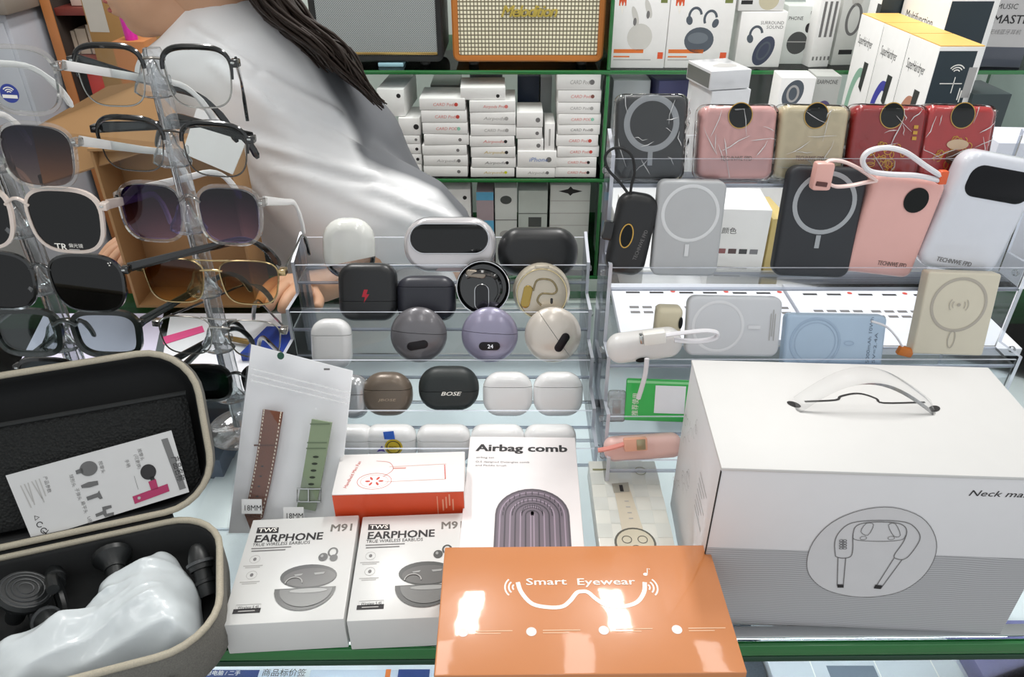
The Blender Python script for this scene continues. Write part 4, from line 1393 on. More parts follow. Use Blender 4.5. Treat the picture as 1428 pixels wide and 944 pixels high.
s2, le, ri, L = strap('watch_strap', 'sage green silicone watch strap with steel buckle in the zip bag', [(447, 588), (440, 630), (432, 675), (425, 712)], (.0188, .0172), GRNS, .003)
fs = Face(s2, Mb, (0, 0, .003), (1, 0, 0), (0, 1, 0))
for k in range(5):
    p = fs.q(440.5 - k * 1.6, 637 + k * 9.5); fs.ell(p[0], p[1], .0028, .0011, mat('hole_dark', (50, 58, 46), .7), 'strap_hole', 2, n=12)
for vv in (592, 618, 626):
    pc = fs.q(447 - (vv - 588) * .16, vv)
    fs.rects([(pc[0] - .0092, pc[1], .0184, .0011)], mat('sage_dark', (100, 116, 90), .5), 'strap_ridge', 2)
pk = fs.q(431, 690)
link('buckle', xf(merge(tubem([(pk[0] - .011, pk[1] - .006, .004), (pk[0] + .011, pk[1] - .006, .004), (pk[0] + .0115, pk[1] + .006, .004), (pk[0] - .0105, pk[1] + .006, .004)], .0011, 6, True),
      tubem([(pk[0], pk[1] + .006, .0045), (pk[0], pk[1] - .0065, .0048)], .0009, 6)), Matrix.Identity(4)), mat('steel_bright', (190, 192, 190), .2, 1.0), s2)
LBL = mat('label_white', (236, 236, 236), .5)
for (u, v, ts, lb) in ((340, 711, '18MM', 'small 18MM size sticker below the brown strap'), (398, 722, '18MM', 'small 18MM size sticker below the green strap')):
    pp = fb.q(u, v)
    Ms = Mb @ T(pp[0], pp[1], .0125)
    o = link('size_sticker', boxm(0, .0185, -.002, .0115, 0, .0003), LBL, None, Ms)
    tag(o, lb, 'sticker', 'size stickers in the zip bag')
    Face(o, Ms, (0, 0, .0003), (1, 0, 0), (0, 1, 0)).text(ts, .0016, .001, .0052, INK, width=.015)

# ================================================================== earbud rack
EY = [.79, .745, .70, .655, .615]
EZ = [.1275, .092, .058, .024, .0035]
RX0, RX1 = -.246, .0845


def rack(name, label, x0, x1, ys, zs, front, backd, lip_h, tier_t=.003, cheek=.0035, lips=None):
    e = empty(name, T((x0 + x1) / 2, ys[-1], 0))
    tag(e, label, 'rack')
    hw_ = (x1 - x0) / 2
    yo = ys[-1]
    n = len(ys)
    for i in range(n):
        y0, y1 = ys[i] - front[i] - yo, ys[i] + backd[i] - yo
        link('tier', sheet(-hw_, hw_, y0, y1, zs[i] - tier_t, zs[i] - .0003), [ACR, ACR_EDGE], e)
        lh = lips[i] if lips else lip_h
        link('front_lip', sheet(-hw_, hw_, y0 - .0022, y0 - .0001, zs[i] - tier_t, zs[i] + lh), [ACR, ACR_EDGE], e)
        top = zs[i - 1] - tier_t if i > 0 else zs[i] + .035
        link('back_riser', sheet(-hw_, hw_, y1 + .0001, y1 + .0021, zs[i], top), [ACR, ACR_EDGE], e)
    # stepped cheeks
    pts = []
    for i in range(n - 1, -1, -1):
        yf = ys[i] - front[i] - yo - .003
        lh = lips[i] if lips else lip_h
        pts += [(yf, (zs[i + 1] + (lips[i + 1] if lips else lip_h)) if i < n - 1 else .0004), (yf, zs[i] + lh + .004)]
    yb = ys[0] + backd[0] - yo + .006
    pts += [(yb, zs[0] + .04), (yb, .0004)]
    for s_ in (-1, 1):
        me = prism([(p[0], p[1]) for p in pts], 0, cheek, 'z')
        me.transform(Matrix(((0, 0, 1, s_ * (hw_ + .0002) - (cheek if s_ < 0 else 0)), (1, 0, 0, 0), (0, 1, 0, 0), (0, 0, 0, 1))))
        for p in me.polygons:
            p.material_index = 0 if abs(p.normal.x) > .9 else 1
        c = link('side_panel', me, [ACR, ACR_EDGE], e, smooth=0)
        for i in range(n):
            link('screw', xf(lathe([(.0001, 0), (.003, 0), (.0034, .003), (.0022, .0045), (.0001, .0048)], 10), T(s_ * (hw_ + cheek + .0003), ys[i] - yo, zs[i] + .006) @ RY(90 * s_)), CRYSTAL, c)
    return e


rack('earbud_rack', 'clear acrylic stepped rack full of round and square earbud cases', RX0, RX1, EY, EZ,
     [.021, .021, .021, .021, .018], [.0215, .0215, .0215, .0215, .0195], .021)


def split_mesh(me, z, tilt=0.0, gap=.0005):
    out = []
    n = Vector((math.sin(R(tilt)), 0, math.cos(R(tilt))))
    for s_ in (1, -1):
        bm = bmesh.new(); bm.from_mesh(me)
        g = bm.verts[:] + bm.edges[:] + bm.faces[:]
        r = bmesh.ops.bisect_plane(bm, geom=g, plane_co=Vector((0, 0, z)) + n * gap * .5 * s_, plane_no=n, clear_inner=s_ > 0, clear_outer=s_ < 0)
        ed = [x for x in r['geom_cut'] if isinstance(x, bmesh.types.BMEdge)]
        bmesh.ops.edgeloop_fill(bm, edges=ed)
        out.append(bm_mesh(bm))
    return out


def case(label, u, v, wp, hp, t, rf, bev, row, m, lean=22, roll=0, seam=None, tilt=0, m2=None, cat='earbud case', name='earbud_case', ys=EY, yo=0.0, group='earbud cases on the acrylic rack', zs=None):
    c = P(u, v, y=ys[row] + yo)
    s = mpp(c)
    w_, h = wp * s, hp * s
    if zs:
        # rest on the tier
        low = c.z - h / 2 * math.cos(R(lean)) * math.cos(R(roll)) - abs(w_ / 2 * math.sin(R(roll))) - t / 2 * math.sin(R(lean))
        pass
    M = T(c) @ RX(-lean) @ RY(roll)
    e = empty(name, M)
    tag(e, label, cat, group)
    me = slabm(w_, h, t, rf * min(w_, h), bev, 7, 5)
    if seam is None:
        link('shell', me, m, e, smooth=60)
    else:
        a, b = split_mesh(me, h * (.5 - seam), tilt)
        link('lid', a, m, e, smooth=60)
        link('base', b, m2 or m, e, smooth=60)
    return e, M, frontface(e, M, -t / 2 - .0001), w_, h


GLW = mat('case_white', (232, 232, 232), .25, coat=.4)
# row 1
e, M, f, w_, h = case('glossy white earbud case with a clear lower half, top row left', 487, 346, 72, 84, .03, .42, .0145, 0, mat('case_pearl', (226, 227, 222), .15, coat=.6), seam=.72, tilt=-12,
                      m2=clear('clear_case_base', (222, 226, 230), .35, .1, rough=.05), yo=.002)
e, M, f, w_, h = case('silver white earbud case with a black touch screen window', 628, 341, 126, 74, .028, .46, .006, 0, mat('case_silver', (216, 212, 214), .2, .35, coat=.4), yo=.002)
link('rim', tubem([(x, -.0005, z) for x, z in rrect(w_ - .0005, h - .0005, .46 * h, 7)], .0011, 6, True), mat('chrome', (222, 222, 224), .08, 1.0), e)
link('screen', slabm(w_ * .84, h * .52, .003, h * .26, .001, 8, 2), mat('screen_black', (8, 9, 10), .12, spec=.5), e, T(0, -.0138, h * .12))
link('screen_bezel', xf(tubem([(x, 0, z) for x, z in rrect(w_ * .86, h * .545, h * .27, 8)], .0008, 6, True), T(0, -.0144, h * .12)), mat('chrome', (222, 222, 224), .08, 1.0), e)
f.poly([(-w_ * .16, -h * .48), (-w_ * .12, -h * .42), (w_ * .12, -h * .42), (w_ * .16, -h * .48)], mat('notch_pink', (196, 176, 178), .4), 'opening_notch', 3)
e, M, f, w_, h = case('large matt black pill-shaped earbud case, top row right', 750, 351, 112, 68, .032, .46, .0155, 0, mat('case_black_satin', (32, 33, 35), .35), yo=.001)
# row 2
e, M, f, w_, h = case('square black earbud case with a red lightning logo', 514, 407, 80, 80, .026, .26, .0085, 1, mat('case_black_satin', (32, 33, 35), .35), seam=.64)
link('logo', xf(prism([(-.0015, .007), (.0028, .007), (.001, .0018), (.0042, .0018), (-.0022, -.0078), (-.0006, -.0012), (-.0042, -.0012)], 0, .0004, 'y'), T(-.001, -.0134, -.003)), mat('logo_red', (190, 30, 52), .4), e)
e, M, f, w_, h = case('dark navy rounded earbud case beside the red-logo case', 595, 416, 82, 63, .027, .32, .011, 1, mat('case_navy', (44, 45, 54), .35), seam=.22)
# open round black case
def roundcase(label, u, v, dp, t, row, m, lean=22, roll=0, yo=0.0):
    c = P(u, v, y=EY[row] + yo)
    r = dp * mpp(c) / 2
    M = T(c) @ RX(-lean) @ RY(roll)
    e = empty('earbud_case', M)
    tag(e, label, 'earbud case', 'earbud cases on the acrylic rack')
    return e, M, r


e, M, r = roundcase('round black earbud case with its hooked bud showing, second row', 674, 400, 76, .024, 1, None)
BGL = mat('gloss_black', (12, 13, 14), .08, coat=1.0)
link('shell', lathe([(.0001, .012), (r * .7, .012), (r * .97, .006), (r, 0), (r * .99, -.006), (r * .93, -.0095), (r * .88, -.0075), (r * .84, -.006), (.0001, -.006)], 40, 'y'), BGL, e)
link('chrome_ring', xf(tubem([(r * .955 * math.cos(2 * PI * k / 40), -.0092, r * .955 * math.sin(2 * PI * k / 40)) for k in range(40)], .0007, 6, True), Matrix.Identity(4)), mat('chrome', (222, 222, 224)), e)
link('bud_hook', tubem(spline([(-r * .6, -.0075, r * .42), (-r * .1, -.0085, r * .56), (r * .45, -.008, r * .4), (r * .62, -.0075, -r * .1), (r * .45, -.007, -r * .5)], 6), [.0035] * 10 + [.003] * 10 + [.002] * 5, 8), BGL, e)
link('bud_tip', xf(slabm(r * .75, r * .3, .005, r * .14, .002, 6, 3), T(-r * .25, -.0088, r * .5) @ RY(8)), mat('bud_bronze', (150, 140, 128), .2, .8), e)
link('touch_plate', xf(slabm(r * .5, r * .95, .003, r * .24, .001, 6, 2), T(-r * .05, -.0072, -r * .35)), mat('plate_dark', (28, 28, 32), .2), e)
link('plate_rim', tubem([(x - r * .05, -.0086, z - r * .35) for x, z in rrect(r * .5, r * .95, r * .24, 6)], .0005, 5, True), mat('chrome', (222, 222, 224)), e)
e, M, r = roundcase('round champagne gold earbud case with engraved curve, second row right', 755, 406, 80, .026, 1, None)
GLD = mat('champagne', (206, 196, 178), .28, .45, coat=.3)
link('shell', lathe([(.0001, .013), (r * .75, .0125), (r * .97, .006), (r, 0), (r * .98, -.006), (r * .9, -.0105), (r * .84, -.0112), (.0001, -.0112)], 40, 'y'), GLD, e)
link('face_ring', tubem([(r * .86 * math.cos(2 * PI * k / 40), -.0114, r * .86 * math.sin(2 * PI * k / 40) - r * .06) for k in range(40)], .0008, 6, True), mat('gold_bright', (216, 200, 160), .15, .9), e)
link('engraved_curve', tubem(spline([(-r * .3, -.0115, r * .05), (-r * .15, -.0115, r * .42), (r * .3, -.0115, r * .42), (r * .52, -.0115, r * .12), (r * .4, -.0115, -r * .05), (0, -.0115, -r * .05), (-r * .15, -.0115, -r * .28), (-r * .02, -.0115, -r * .45)], 6), .0011, 6), mat('gold_deep', (150, 136, 104), .2, .8), e)
link('bud_slot', xf(slabm(r * .32, r * .8, .003, r * .15, .001, 5, 2), T(-r * .52, -.0112, -r * .15) @ RY(12)), mat('gold_bud', (176, 150, 84), .15, .9), e)
link('sensor', xf(slabm(r * .09, r * .2, .0012, r * .04, .0004, 4, 1), T(r * .34, -.0115, -r * .3)), BLACK_PL, e)
link('crown', xf(slabm(r * .5, r * .16, .004, r * .07, .0015, 5, 2), T(0, -.0095, r * .86)), GLD, e)
# row 3
e, M, f, w_, h = case('white upright earbud case behind the top of the zip bag', 463, 480, 56, 72, .022, .38, .009, 2, GLW, seam=.3)
for (u, c, rl, ang, lb, bt) in ((584, (112, 110, 114), 0, 10, 'graphite grey round earbud case with dark window', -1), (683, (152, 148, 172), 0, 0, 'lavender round earbud case with battery digits', 0), (771, (216, 208, 198), 0, 58, 'cream white round earbud case with slanted window', 1)):
    e, M, r = roundcase(lb, u, 467, 79, .026, 2, None, yo=-.001)
    cm = mat('pebble_%d' % u, c, .28, .25, coat=.3)
    prof = [(.0001, -.0135)] + [(r * math.sin(PI / 2 * k / 8), -.0135 + .0135 * (1 - math.cos(PI / 2 * k / 8))) for k in range(2, 9)] + [(r * math.cos(PI / 2 * k / 8), .0125 * math.sin(PI / 2 * k / 8)) for k in range(1, 8)] + [(.0001, .0125)]
    me = lathe(prof, 44, 'y')
    a, b = split_mesh(me, r * .12, 4 if bt < 1 else 55, .0005)
    link('lid', a, cm, e, smooth=60); link('base', b, cm, e, smooth=60)
    wpos = [(-.0, -r * .3), (0, -r * .33), (r * .3, -r * .2)][bt + 1]
    rr = (wpos[0] ** 2 + wpos[1] ** 2) ** .5 / r
    yy = -.0135 + .0135 * (1 - math.sqrt(max(0, 1 - rr * rr)))
    pit = math.degrees(math.asin(rr)) * .35
    win = link('battery_window', xf(slabm(r * .74, r * .3, .003, r * .15, .001, 6, 2), T(wpos[0], yy + .0004, wpos[1]) @ RY(-ang) @ RX(pit)), mat('window_dark', (24, 18, 22), .3, spec=.3), e)
    if bt == 0:
        me = textm('24', .0045, .02, align='CENTER'); me.transform(T(.001, yy - .0016, -r * .33 - .002) @ RX(90 + pit)); link('battery_digits', me, mat('digit_white', (235, 235, 240), .4, emit=.5), win, smooth=0)
# row 4
e, M, f, w_, h = case('silver earbud case half hidden behind the zip bag', 494, 553, 42, 62, .024, .46, .0115, 3, mat('case_silver2', (188, 190, 192), .2, .6), seam=.4)
e, M, f, w_, h = case('bronze brown oval earbud case in the fourth row', 541, 549, 70, 62, .026, .46, .0125, 3, mat('case_bronze', (112, 100, 88), .3, .2), seam=.36)
f.text('JBOSE', -w_ * .15, -h * .1, .0028, mat('ink_tan', (190, 170, 150), .5), shear=.2, width=w_ * .36)
e, M, f, w_, h = case('black oval earbud case lettered BOSE', 626, 541, 84, 62, .028, .46, .0125, 3, mat('case_black_green', (34, 40, 40), .45), seam=.52)
f.text('BOSE', -w_ * .12, -h * .1, .0042, INK_WHITE, shear=.3, width=w_ * .34, bold=.03)
for u, lb in ((708, 'white earbud case next to the black BOSE case'), (778, 'white earbud case at the right end of the fourth row')):
    e, M, f, w_, h = case(lb, u, 549, 69, 62, .023, .38, .0095, 3, GLW, seam=.3)
# row 5 (front, mostly hidden by the boxes)
for u, wp, lb in ((492, 60, 'white earbud case beside the zip bag in the front row'), (546, 70, 'white earbud case with a gold seal in the front row'), (619, 74, 'white earbud case in the front row behind the fan box'),
                  (694, 74, 'white earbud case in the front row behind the comb box'), (767, 72, 'rightmost white earbud case of the front row')):
    e, M, f, w_, h = case(lb, u, 618, wp, 54, .022, .3, .0085, 4, GLW, lean=12, seam=.32, yo=-.002)
    if u == 546:
        f.ell(.004, h * .04, .0092, .0092, mat('seal_gold', (204, 176, 40), .4), 'gold_seal', 3)
        f.ring(.004, h * .04, .007, .007, .0008, INK, 'seal_ring', 5, n=24)
        f.text('PASS', -.0005, h * .01, .0026, INK, lift=5)
        f.poly([(-.005, h * .26), (.006, h * .26), (.005, h * .5), (-.006, h * .47)], mat('tape_blue', (40, 96, 196), .4), 'blue_tape', 3)
        f.poly([(-.014, -h * .1), (-.008, h * .08), (-.005, -h * .1), (-.009, -h * .07)], mat('tape_violet', (96, 80, 170), .4), 'violet_mark', 3)

# ================================================================== power bank rack
PY = [.692, .655, .62, .59, .565]
PZ = [.280, .190, .124, .062, .036]
QX0, QX1 = .0945, .484
rack('power_bank_rack', 'clear acrylic stepped rack displaying power banks at the right', QX0, QX1, PY, PZ,
     [.018, .0175, .0165, .0135, .0125], [.0145, .0145, .0145, .0125, .0115], .022, lips=[.024, .021, .006, .02, .012])
# tall rear posts of that rack
GP = 'power banks on the acrylic rack'


def bank(label, u, v, wp, hp, t, row, m, lean=10, roll=0, rf=.16, bev=.005, yo=0.0, wrap=False, name='power_bank', side=None):
    e, M, f, w_, h = case(label, u, v, wp, hp, t, rf, bev, row, m, lean, roll, cat='power bank', name=name, ys=PY, yo=yo, group=GP)
    if wrap:
        link('shrink_wrap', slabm(w_ + .003, h + .003, t + .0025, rf * min(w_, h), bev, 7, 5), SHRINK, e)
        # creases of the loose film, their highlights painted in as thin white streaks
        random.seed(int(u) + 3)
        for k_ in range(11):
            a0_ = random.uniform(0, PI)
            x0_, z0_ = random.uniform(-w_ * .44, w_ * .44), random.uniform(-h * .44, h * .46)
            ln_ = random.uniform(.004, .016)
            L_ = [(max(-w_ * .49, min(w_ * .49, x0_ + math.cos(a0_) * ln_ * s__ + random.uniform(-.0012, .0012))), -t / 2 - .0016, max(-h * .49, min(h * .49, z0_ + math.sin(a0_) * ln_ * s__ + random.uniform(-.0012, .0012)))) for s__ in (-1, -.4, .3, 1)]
            link('film_crease_glint', tubem(L_, [.0001, random.uniform(.0002, .0006), random.uniform(.0002, .0005), .0001], 5), clear('film_crease_glint', (252, 252, 252), .2, .1, rough=.2, body=(255, 255, 255), body_amt=.6), e)
        # crimped film ends
        random.seed(int(u))
        for s_ in (-1, 1):
            rows = []
            for j in range(8):
                x = s_ * (w_ / 2 + .001 + .0012 * j)
                rows.append([Vector((x, random.uniform(-.003, .003), -h * .46 + h * .92 * i / 16 + random.uniform(-.001, .001))) for i in range(17)])
            link('film_fin', gridmesh(rows[:5]), SHRINK, e, smooth=0)
    return e, M, f, w_, h


def ring3(e, r, wd, y, cz, m, name='charging_ring', cx=0.0):
    return link(name, xf(tubem([(r * math.cos(2 * PI * k_ / 44), 0, r * math.sin(2 * PI * k_ / 44)) for k_ in range(44)], wd / 2, 6, True), T(cx, y, cz) @ Matrix.Diagonal((1, .12, 1, 1))), m, e, smooth=0)


GREY_RING = mat('ring_grey', (168, 172, 176), .4)
BRAND = 'TECHNWE FPD'
# row 1, wrapped
e, M, f, w_, h = bank('film-wrapped charcoal power bank with a grey charging ring', 905, 192, 94, 112, .02, 0, mat('bank_charcoal', (58, 60, 62), .45), 16, 0, .13, .004, wrap=True)
ring3(e, w_ * .36, .0055, -.0103, h * .17, GREY_RING)
f.rects([(-.0022, -h * .33, .0044, h * .17)], GREY_RING, 'charging_bar', 3)
DISP = mat('display_black', (10, 14, 13), .3, spec=.25)
for (u, wp, c, lb, br) in ((1024, 104, (226, 170, 166), 'film-wrapped pink power bank with a round display', 1), (1126, 94, (208, 194, 160), 'film-wrapped beige power bank with a round display', 1),
                           (1229, 100, (158, 32, 34), 'film-wrapped deep red power bank with gold ornament, left of two', 0), (1325, 94, (188, 44, 44), 'film-wrapped bright red power bank with gold ornament, right of two', 0)):
    e, M, f, w_, h = bank(lb, u, 199, wp, 98, .024, 0, mat('bank_%d' % u, c, .3, coat=.4), 16, 1.5 if u > 1100 else 0, .13, .006, wrap=True)
    f.ell(0, h * .37, .0108, .0112, DISP, 'display', 3)
    f.ring(0, h * .37, .0108, .0112, .0008, mat('ring_gold', (200, 160, 84), .25, .8), 'display_ring', 4)
    if br:
        f.text(BRAND, -w_ * .22, -h * .24, .0042, mat('ink_taupe', (150, 126, 118), .5), width=w_ * .42, bold=.02)
    else:
        gm = mat('foil_gold', (222, 168, 62), .3, .5)
        random.seed(u)
        for k in range(26):
            a, rr = random.uniform(0, 2 * PI), random.uniform(.0, 1) ** .6
            f.ring(rr * w_ * .27 * math.cos(a), -h * .16 + rr * h * .24 * math.sin(a), random.uniform(.0016, .0042), random.uniform(.0016, .0036), .0007, gm, 'foil_curl', 3, n=9, a0=random.uniform(0, 360), a1=random.uniform(400, 640))
        if u > 1300:
            f.ell(0, -h * .02, w_ * .16, h * .07, mat('foil_pale', (238, 206, 170), .4), 'foil_cloud', 4)
            f.ell(0, -h * .2, w_ * .15, h * .1, mat('foil_dark', (110, 60, 34), .4), 'foil_shape', 4)
        else:
            f.rects([(w_ * .32, h * .05 + i * .005, .004, .003) for i in range(3)], gm, 'foil_characters', 4)
# row 2
e, M, f, w_, h = bank('small black power bank with a cord loop and gold oval window', 880, 326, 56, 116, .022, 1, mat('bank_black', (30, 31, 33), .4), 10, 9, .36, .009, yo=-.001)
f.ring(-w_ * .16, 0, .0058, .0112, .0011, mat('ring_gold', (200, 160, 84)), 'window_ring', 4)
f.ell(-w_ * .16, 0, .005, .0102, DISP, 'window', 3)
f.text(BRAND, w_ * .2, -h * .28, .0035, INK_GREY, rot=80, width=.03)
link('strap_loop', tubem([M.inverted() @ P(a, b, y=PY[1] - .004) for a, b in [(p.x, p.y) for p in spline([(876, 270, 0), (864, 254, 0), (848, 236, 0), (844, 218, 0), (855, 207, 0), (870, 208, 0), (882, 219, 0), (885, 240, 0), (881, 256, 0), (879, 271, 0)], 5)]], .0013, 7), BLACK_MATT, e)
link('plug', xf(boxm(-.008, .008, -.005, .005, -.009, .009, .002), T(-w_ * .5, 0, 0)), BLACK_PL, e)
e, M, f, w_, h = bank('grey magnetic power bank with a white ring in the second row', 958, 318, 93, 134, .014, 1, mat('bank_grey', (186, 188, 190), .45), 10, 1, .12, .003)
ring3(e, w_ * .405, .0032, -.0072, h * .17, mat('ring_white', (220, 222, 224), .4))
f.rects([(-.0019, -h * .28, .0038, h * .13)], mat('ring_white', (220, 222, 224)), 'charging_bar', 3)
f.text('5000mAh', -.01, -h * .42, .002, INK_LIGHT)
e, M, f, w_, h = bank('black magnetic power bank with a grey ring in the second row', 1140, 310, 108, 154, .015, 1, mat('bank_ink', (44, 47, 52), .5), 10, 2, .13, .004)
ring3(e, w_ * .375, .0042, -.0078, h * .19, GREY_RING)
f.rects([(-.0022, -h * .22, .0044, h * .12)], GREY_RING, 'charging_bar', 3)
e, M, f, w_, h = bank('rose pink power bank with its cable strap and round display', 1241, 314, 99, 142, .02, 1, mat('bank_rose', (234, 180, 172), .35, coat=.2), 4, 7, .12, .006, yo=.0)
f.ell(w_ * .14, h * .3, .0112, .0118, DISP, 'display', 3)
f.text(BRAND, -w_ * .06, -h * .38, .0044, mat('ink_taupe2', (110, 88, 84), .5), width=w_ * .42, bold=.02)
CP = lambda L, dy=-.012: [M.inverted() @ P(a.x, a.y, y=PY[1] + dy) for a in spline([(*t_, 0) for t_ in L], 5)]
link('cable', tubem(CP([(1222, 252), (1205, 240), (1192, 232), (1175, 225), (1158, 224), (1147, 232)]), .0021, 7, flat=(1.4, .8)), mat('cable_pink', (240, 212, 206), .4), e)
link('cable', tubem(CP([(1222, 252), (1205, 255), (1185, 259), (1165, 260), (1152, 254)]), .0021, 7, flat=(1.4, .8)), mat('cable_pink', (240, 212, 206)), e)
pl = M.inverted() @ P(1146, 245, y=PY[1] - .013)
pg = link('plug', xf(boxm(-.0085, .0085, -.006, .006, -.0125, .0125, .003), T(pl) @ RY(-6)), mat('plug_pink', (232, 178, 168), .35), e)
link('port', xf(boxm(-.005, .005, -.0008, .0008, -.002, .002, .0005), T(pl.x - .0005, pl.y - .0062, pl.z - .006)), mat('port_dark', (90, 50, 46), .4), pg)
e, M, f, w_, h = bank('large glossy white power bank with a wide black display', 1360, 298, 116, 168, .022, 1, mat('bank_white', (222, 224, 232), .25, coat=.5), 4, 10, .2, .007, yo=.0)
link('display', slabm(w_ * .8, h * .26, .002, h * .1, .0008, 7, 2), mat('display_navy', (8, 9, 14), .25, spec=.25), e, T(.002, -.0108, h * .28))
f.text(BRAND, -w_ * .3, -h * .42, .0044, INK_GREY, width=w_ * .45, bold=.02)
CP2 = lambda L, dy=-.016: [M.inverted() @ P(a.x, a.y, y=PY[1] + dy) for a in spline([(*t_, 0) for t_ in L], 5)]
link('cable', tubem(CP2([(1313, 246), (1290, 231), (1262, 212), (1236, 206), (1212, 211), (1203, 224), (1212, 238), (1240, 243), (1279, 245), (1312, 252)]), .0026, 8, flat=(1.3, .9)), mat('cable_white', (232, 230, 234), .4), e)
pl = M.inverted() @ P(1314, 247, y=PY[1] - .016)
link('cable_collar', xf(boxm(-.0035, .0035, -.0035, .0035, -.006, .006, .001), T(pl) @ RY(-10)), mat('collar_orange', (226, 96, 50), .4), e)
# row 3
e, M, f, w_, h = bank('white magnetic power bank lying sideways in the third row', 1021, 454, 130, 84, .012, 2, mat('bank_white2', (212, 214, 218), .4), 20, 1, .14, .003)
ring3(e, h * .41, .0028, -.0062, 0, mat('ring_white2', (226, 227, 230), .4), cx=-w_ * .17)
f.rects([(w_ * .15, -.0018, w_ * .13, .0036)], mat('ring_white2', (226, 227, 230)), 'charging_bar', 3)
f.rects([(w_ * .38 + i * .002, -h * .22 + (i % 2) * .004, .0008, h * .45) for i in range(3)], INK_LIGHT, 'printed_lines', 3)
e, M, f, w_, h = bank('pale blue film-wrapped power bank lying sideways behind the massager box', 1160, 476, 138, 78, .014, 2, mat('bank_blue', (182, 204, 226), .4), 20, 1, .1, .003)
ring3(e, h * .43, .0026, -.0073, 0, mat('ring_blue', (166, 188, 212), .4), cx=-w_ * .2)
ring3(e, h * .36, .0008, -.0073, 0, mat('ring_blue', (166, 188, 212)), cx=-w_ * .2)
f.text('5000mAh 10Wh', w_ * .36, -h * .36, .0034, mat('ink_steel', (112, 128, 148), .5), rot=90, width=.045)
f.text('5V=2.4A', w_ * .42, -h * .36, .003, mat('ink_steel', (112, 128, 148), .5), rot=90, width=.03)
f.ring(w_ * .14, 0, .0045, .002, .0006, mat('ring_blue', (166, 188, 212)), 'button', 3)
e, M, f, w_, h = bank('cream magnetic power bank with an etched ring, right end of third row', 1328, 436, 100, 118, .014, 2, mat('bank_cream', (214, 206, 186), .45), 14, 2, .04, .002, yo=.0)
ring3(e, w_ * .37, .0028, -.0073, h * .12, mat('ring_taupe', (178, 170, 158), .4))
for s_ in (-1, 1):
    for k in range(2):
        f.ring(s_ * .001, h * .12, .005 + k * .003, .005 + k * .003, .0007, mat('ring_taupe', (178, 170, 158)), 'etched_wave', 3, n=8, a0=(0 if s_ > 0 else 180) - 40, a1=(0 if s_ > 0 else 180) + 40)
f.ell(0, h * .12, .0016, .0016, mat('ring_taupe', (178, 170, 158)), 'etched_dot', 3, n=10)
f.ring(0, -h * .3, .0032, .0085, .0009, mat('ring_taupe', (178, 170, 158)), 'charging_bar', 3)
# corded little white bank at the left of row 3
e, M, f, w_, h = bank('small white power bank with flat cable hanging at the rack corner', 898, 481, 104, 42, .022, 2, mat('bank_white3', (228, 226, 224), .3), 8, -8, .46, .009, yo=-.027)
CP3 = lambda L, dy=-.045: [M.inverted() @ P(a.x, a.y, y=PY[2] + dy) for a in spline([(*t_, 0) for t_ in L], 5)]
link('cable', tubem(CP3([(915, 470), (935, 466), (960, 463), (985, 461), (1000, 464), (996, 472), (970, 476), (940, 474)]), .0022, 7, flat=(1.5, .8)), mat('cable_white', (232, 230, 234)), e)
link('cable', tubem(CP3([(902, 500), (900, 520), (895, 540), (890, 556)]), .0018, 7, flat=(1.3, .8)), mat('cable_white', (232, 230, 234)), e)
pl = M.inverted() @ P(912, 470, y=PY[2] - .045)
pg = link('plug', xf(boxm(-.01, .01, -.005, .005, -.0055, .0055, .0012), T(pl)), mat('plug_white', (236, 234, 228), .35), e)
link('plug_shell', xf(boxm(-.013, -.0101, -.0038, .0038, -.0042, .0042, .0008), T(pl)), mat('steel_bright', (190, 192, 190), .2, 1.0), pg)
f.ell(-w_ * .06, -h * .34, .006, .0024, DISP, 'window', 3)
e, M, f, w_, h = bank('little beige power bank behind the white cable in the third row', 931, 447, 36, 44, .018, 2, mat('bank_beige', (218, 208, 180), .4), 10, 2, .2, .005, yo=.002)
f.ell(w_ * .42, h * .05, .002, .006, DISP, 'window', 3)
# row 3 bits: orange-tipped charging lead
for pts, lb in (([(1262, 490), (1250, 470), (1235, 455), (1215, 448)], 'thin white charging lead with orange plug beside the blue power bank'),):
    L = [P(a.x, a.y, y=PY[2] - .012) for a in spline([(*t_, 0) for t_ in pts], 5)]
    e = empty('charging_lead', T(L[0]))
    tag(e, lb, 'cable')
    link('wire', tubem([p - L[0] for p in L], .0011, 6), mat('cable_white', (232, 230, 234)), e)
    link('plug', boxm(-.0075, .0075, -.003, .003, -.0045, .0045, .0015), mat('plug_orange', (206, 118, 40), .4), e, RY(15))
# row 4: green payment card (code left blank) and a small clear bag
c = P(918, 558, y=PY[3] - .001)
M = T(c) @ RX(-22) @ RY(2)
s_ = mpp(c)
wq, hq = 92 * s_, 60 * s_
o = link('payment_card', slabm(wq, hq, .003, .002, .0006, 4, 1), mat('card_green', (52, 190, 84), .3, coat=.5), None, M)
tag(o, 'green plastic payment card with a white square on the rack\'s fourth step', 'card')
f = frontface(o, M, -.0015)
f.rects([(-wq * .06, -hq * .3, wq * .46, hq * .66)], mat('paper_white', (244, 245, 250)), 'white_square')
f.text('推荐使用', -wq * .31, -hq * .38, .005, INK_WHITE, rot=90, width=.022)
f.rects([(-wq * .49, hq * .4, wq * .98, hq * .06)], mat('card_lightgreen', (150, 226, 160), .4), 'pale_stripe')
c = P(860, 566, y=PY[3] - .001)
M = T(c) @ RX(-18)
o = link('zip_sachet', slabm(26 * s_, 46 * s_, .008, .004, .003, 5, 3), clear('sachet_film', (228, 232, 234), .3, .12, rough=.12, bump=.6, bscale=160, body=(200, 204, 206), body_amt=.3), None, M)
tag(o, 'small clear sachet of metal parts left of the green card', 'sachet')
link('metal_part', xf(boxm(-.004, .004, -.0015, .0015, -.008, .006, .001), T(0, 0, 0)), mat('steel_bright', (190, 192, 190)), o)
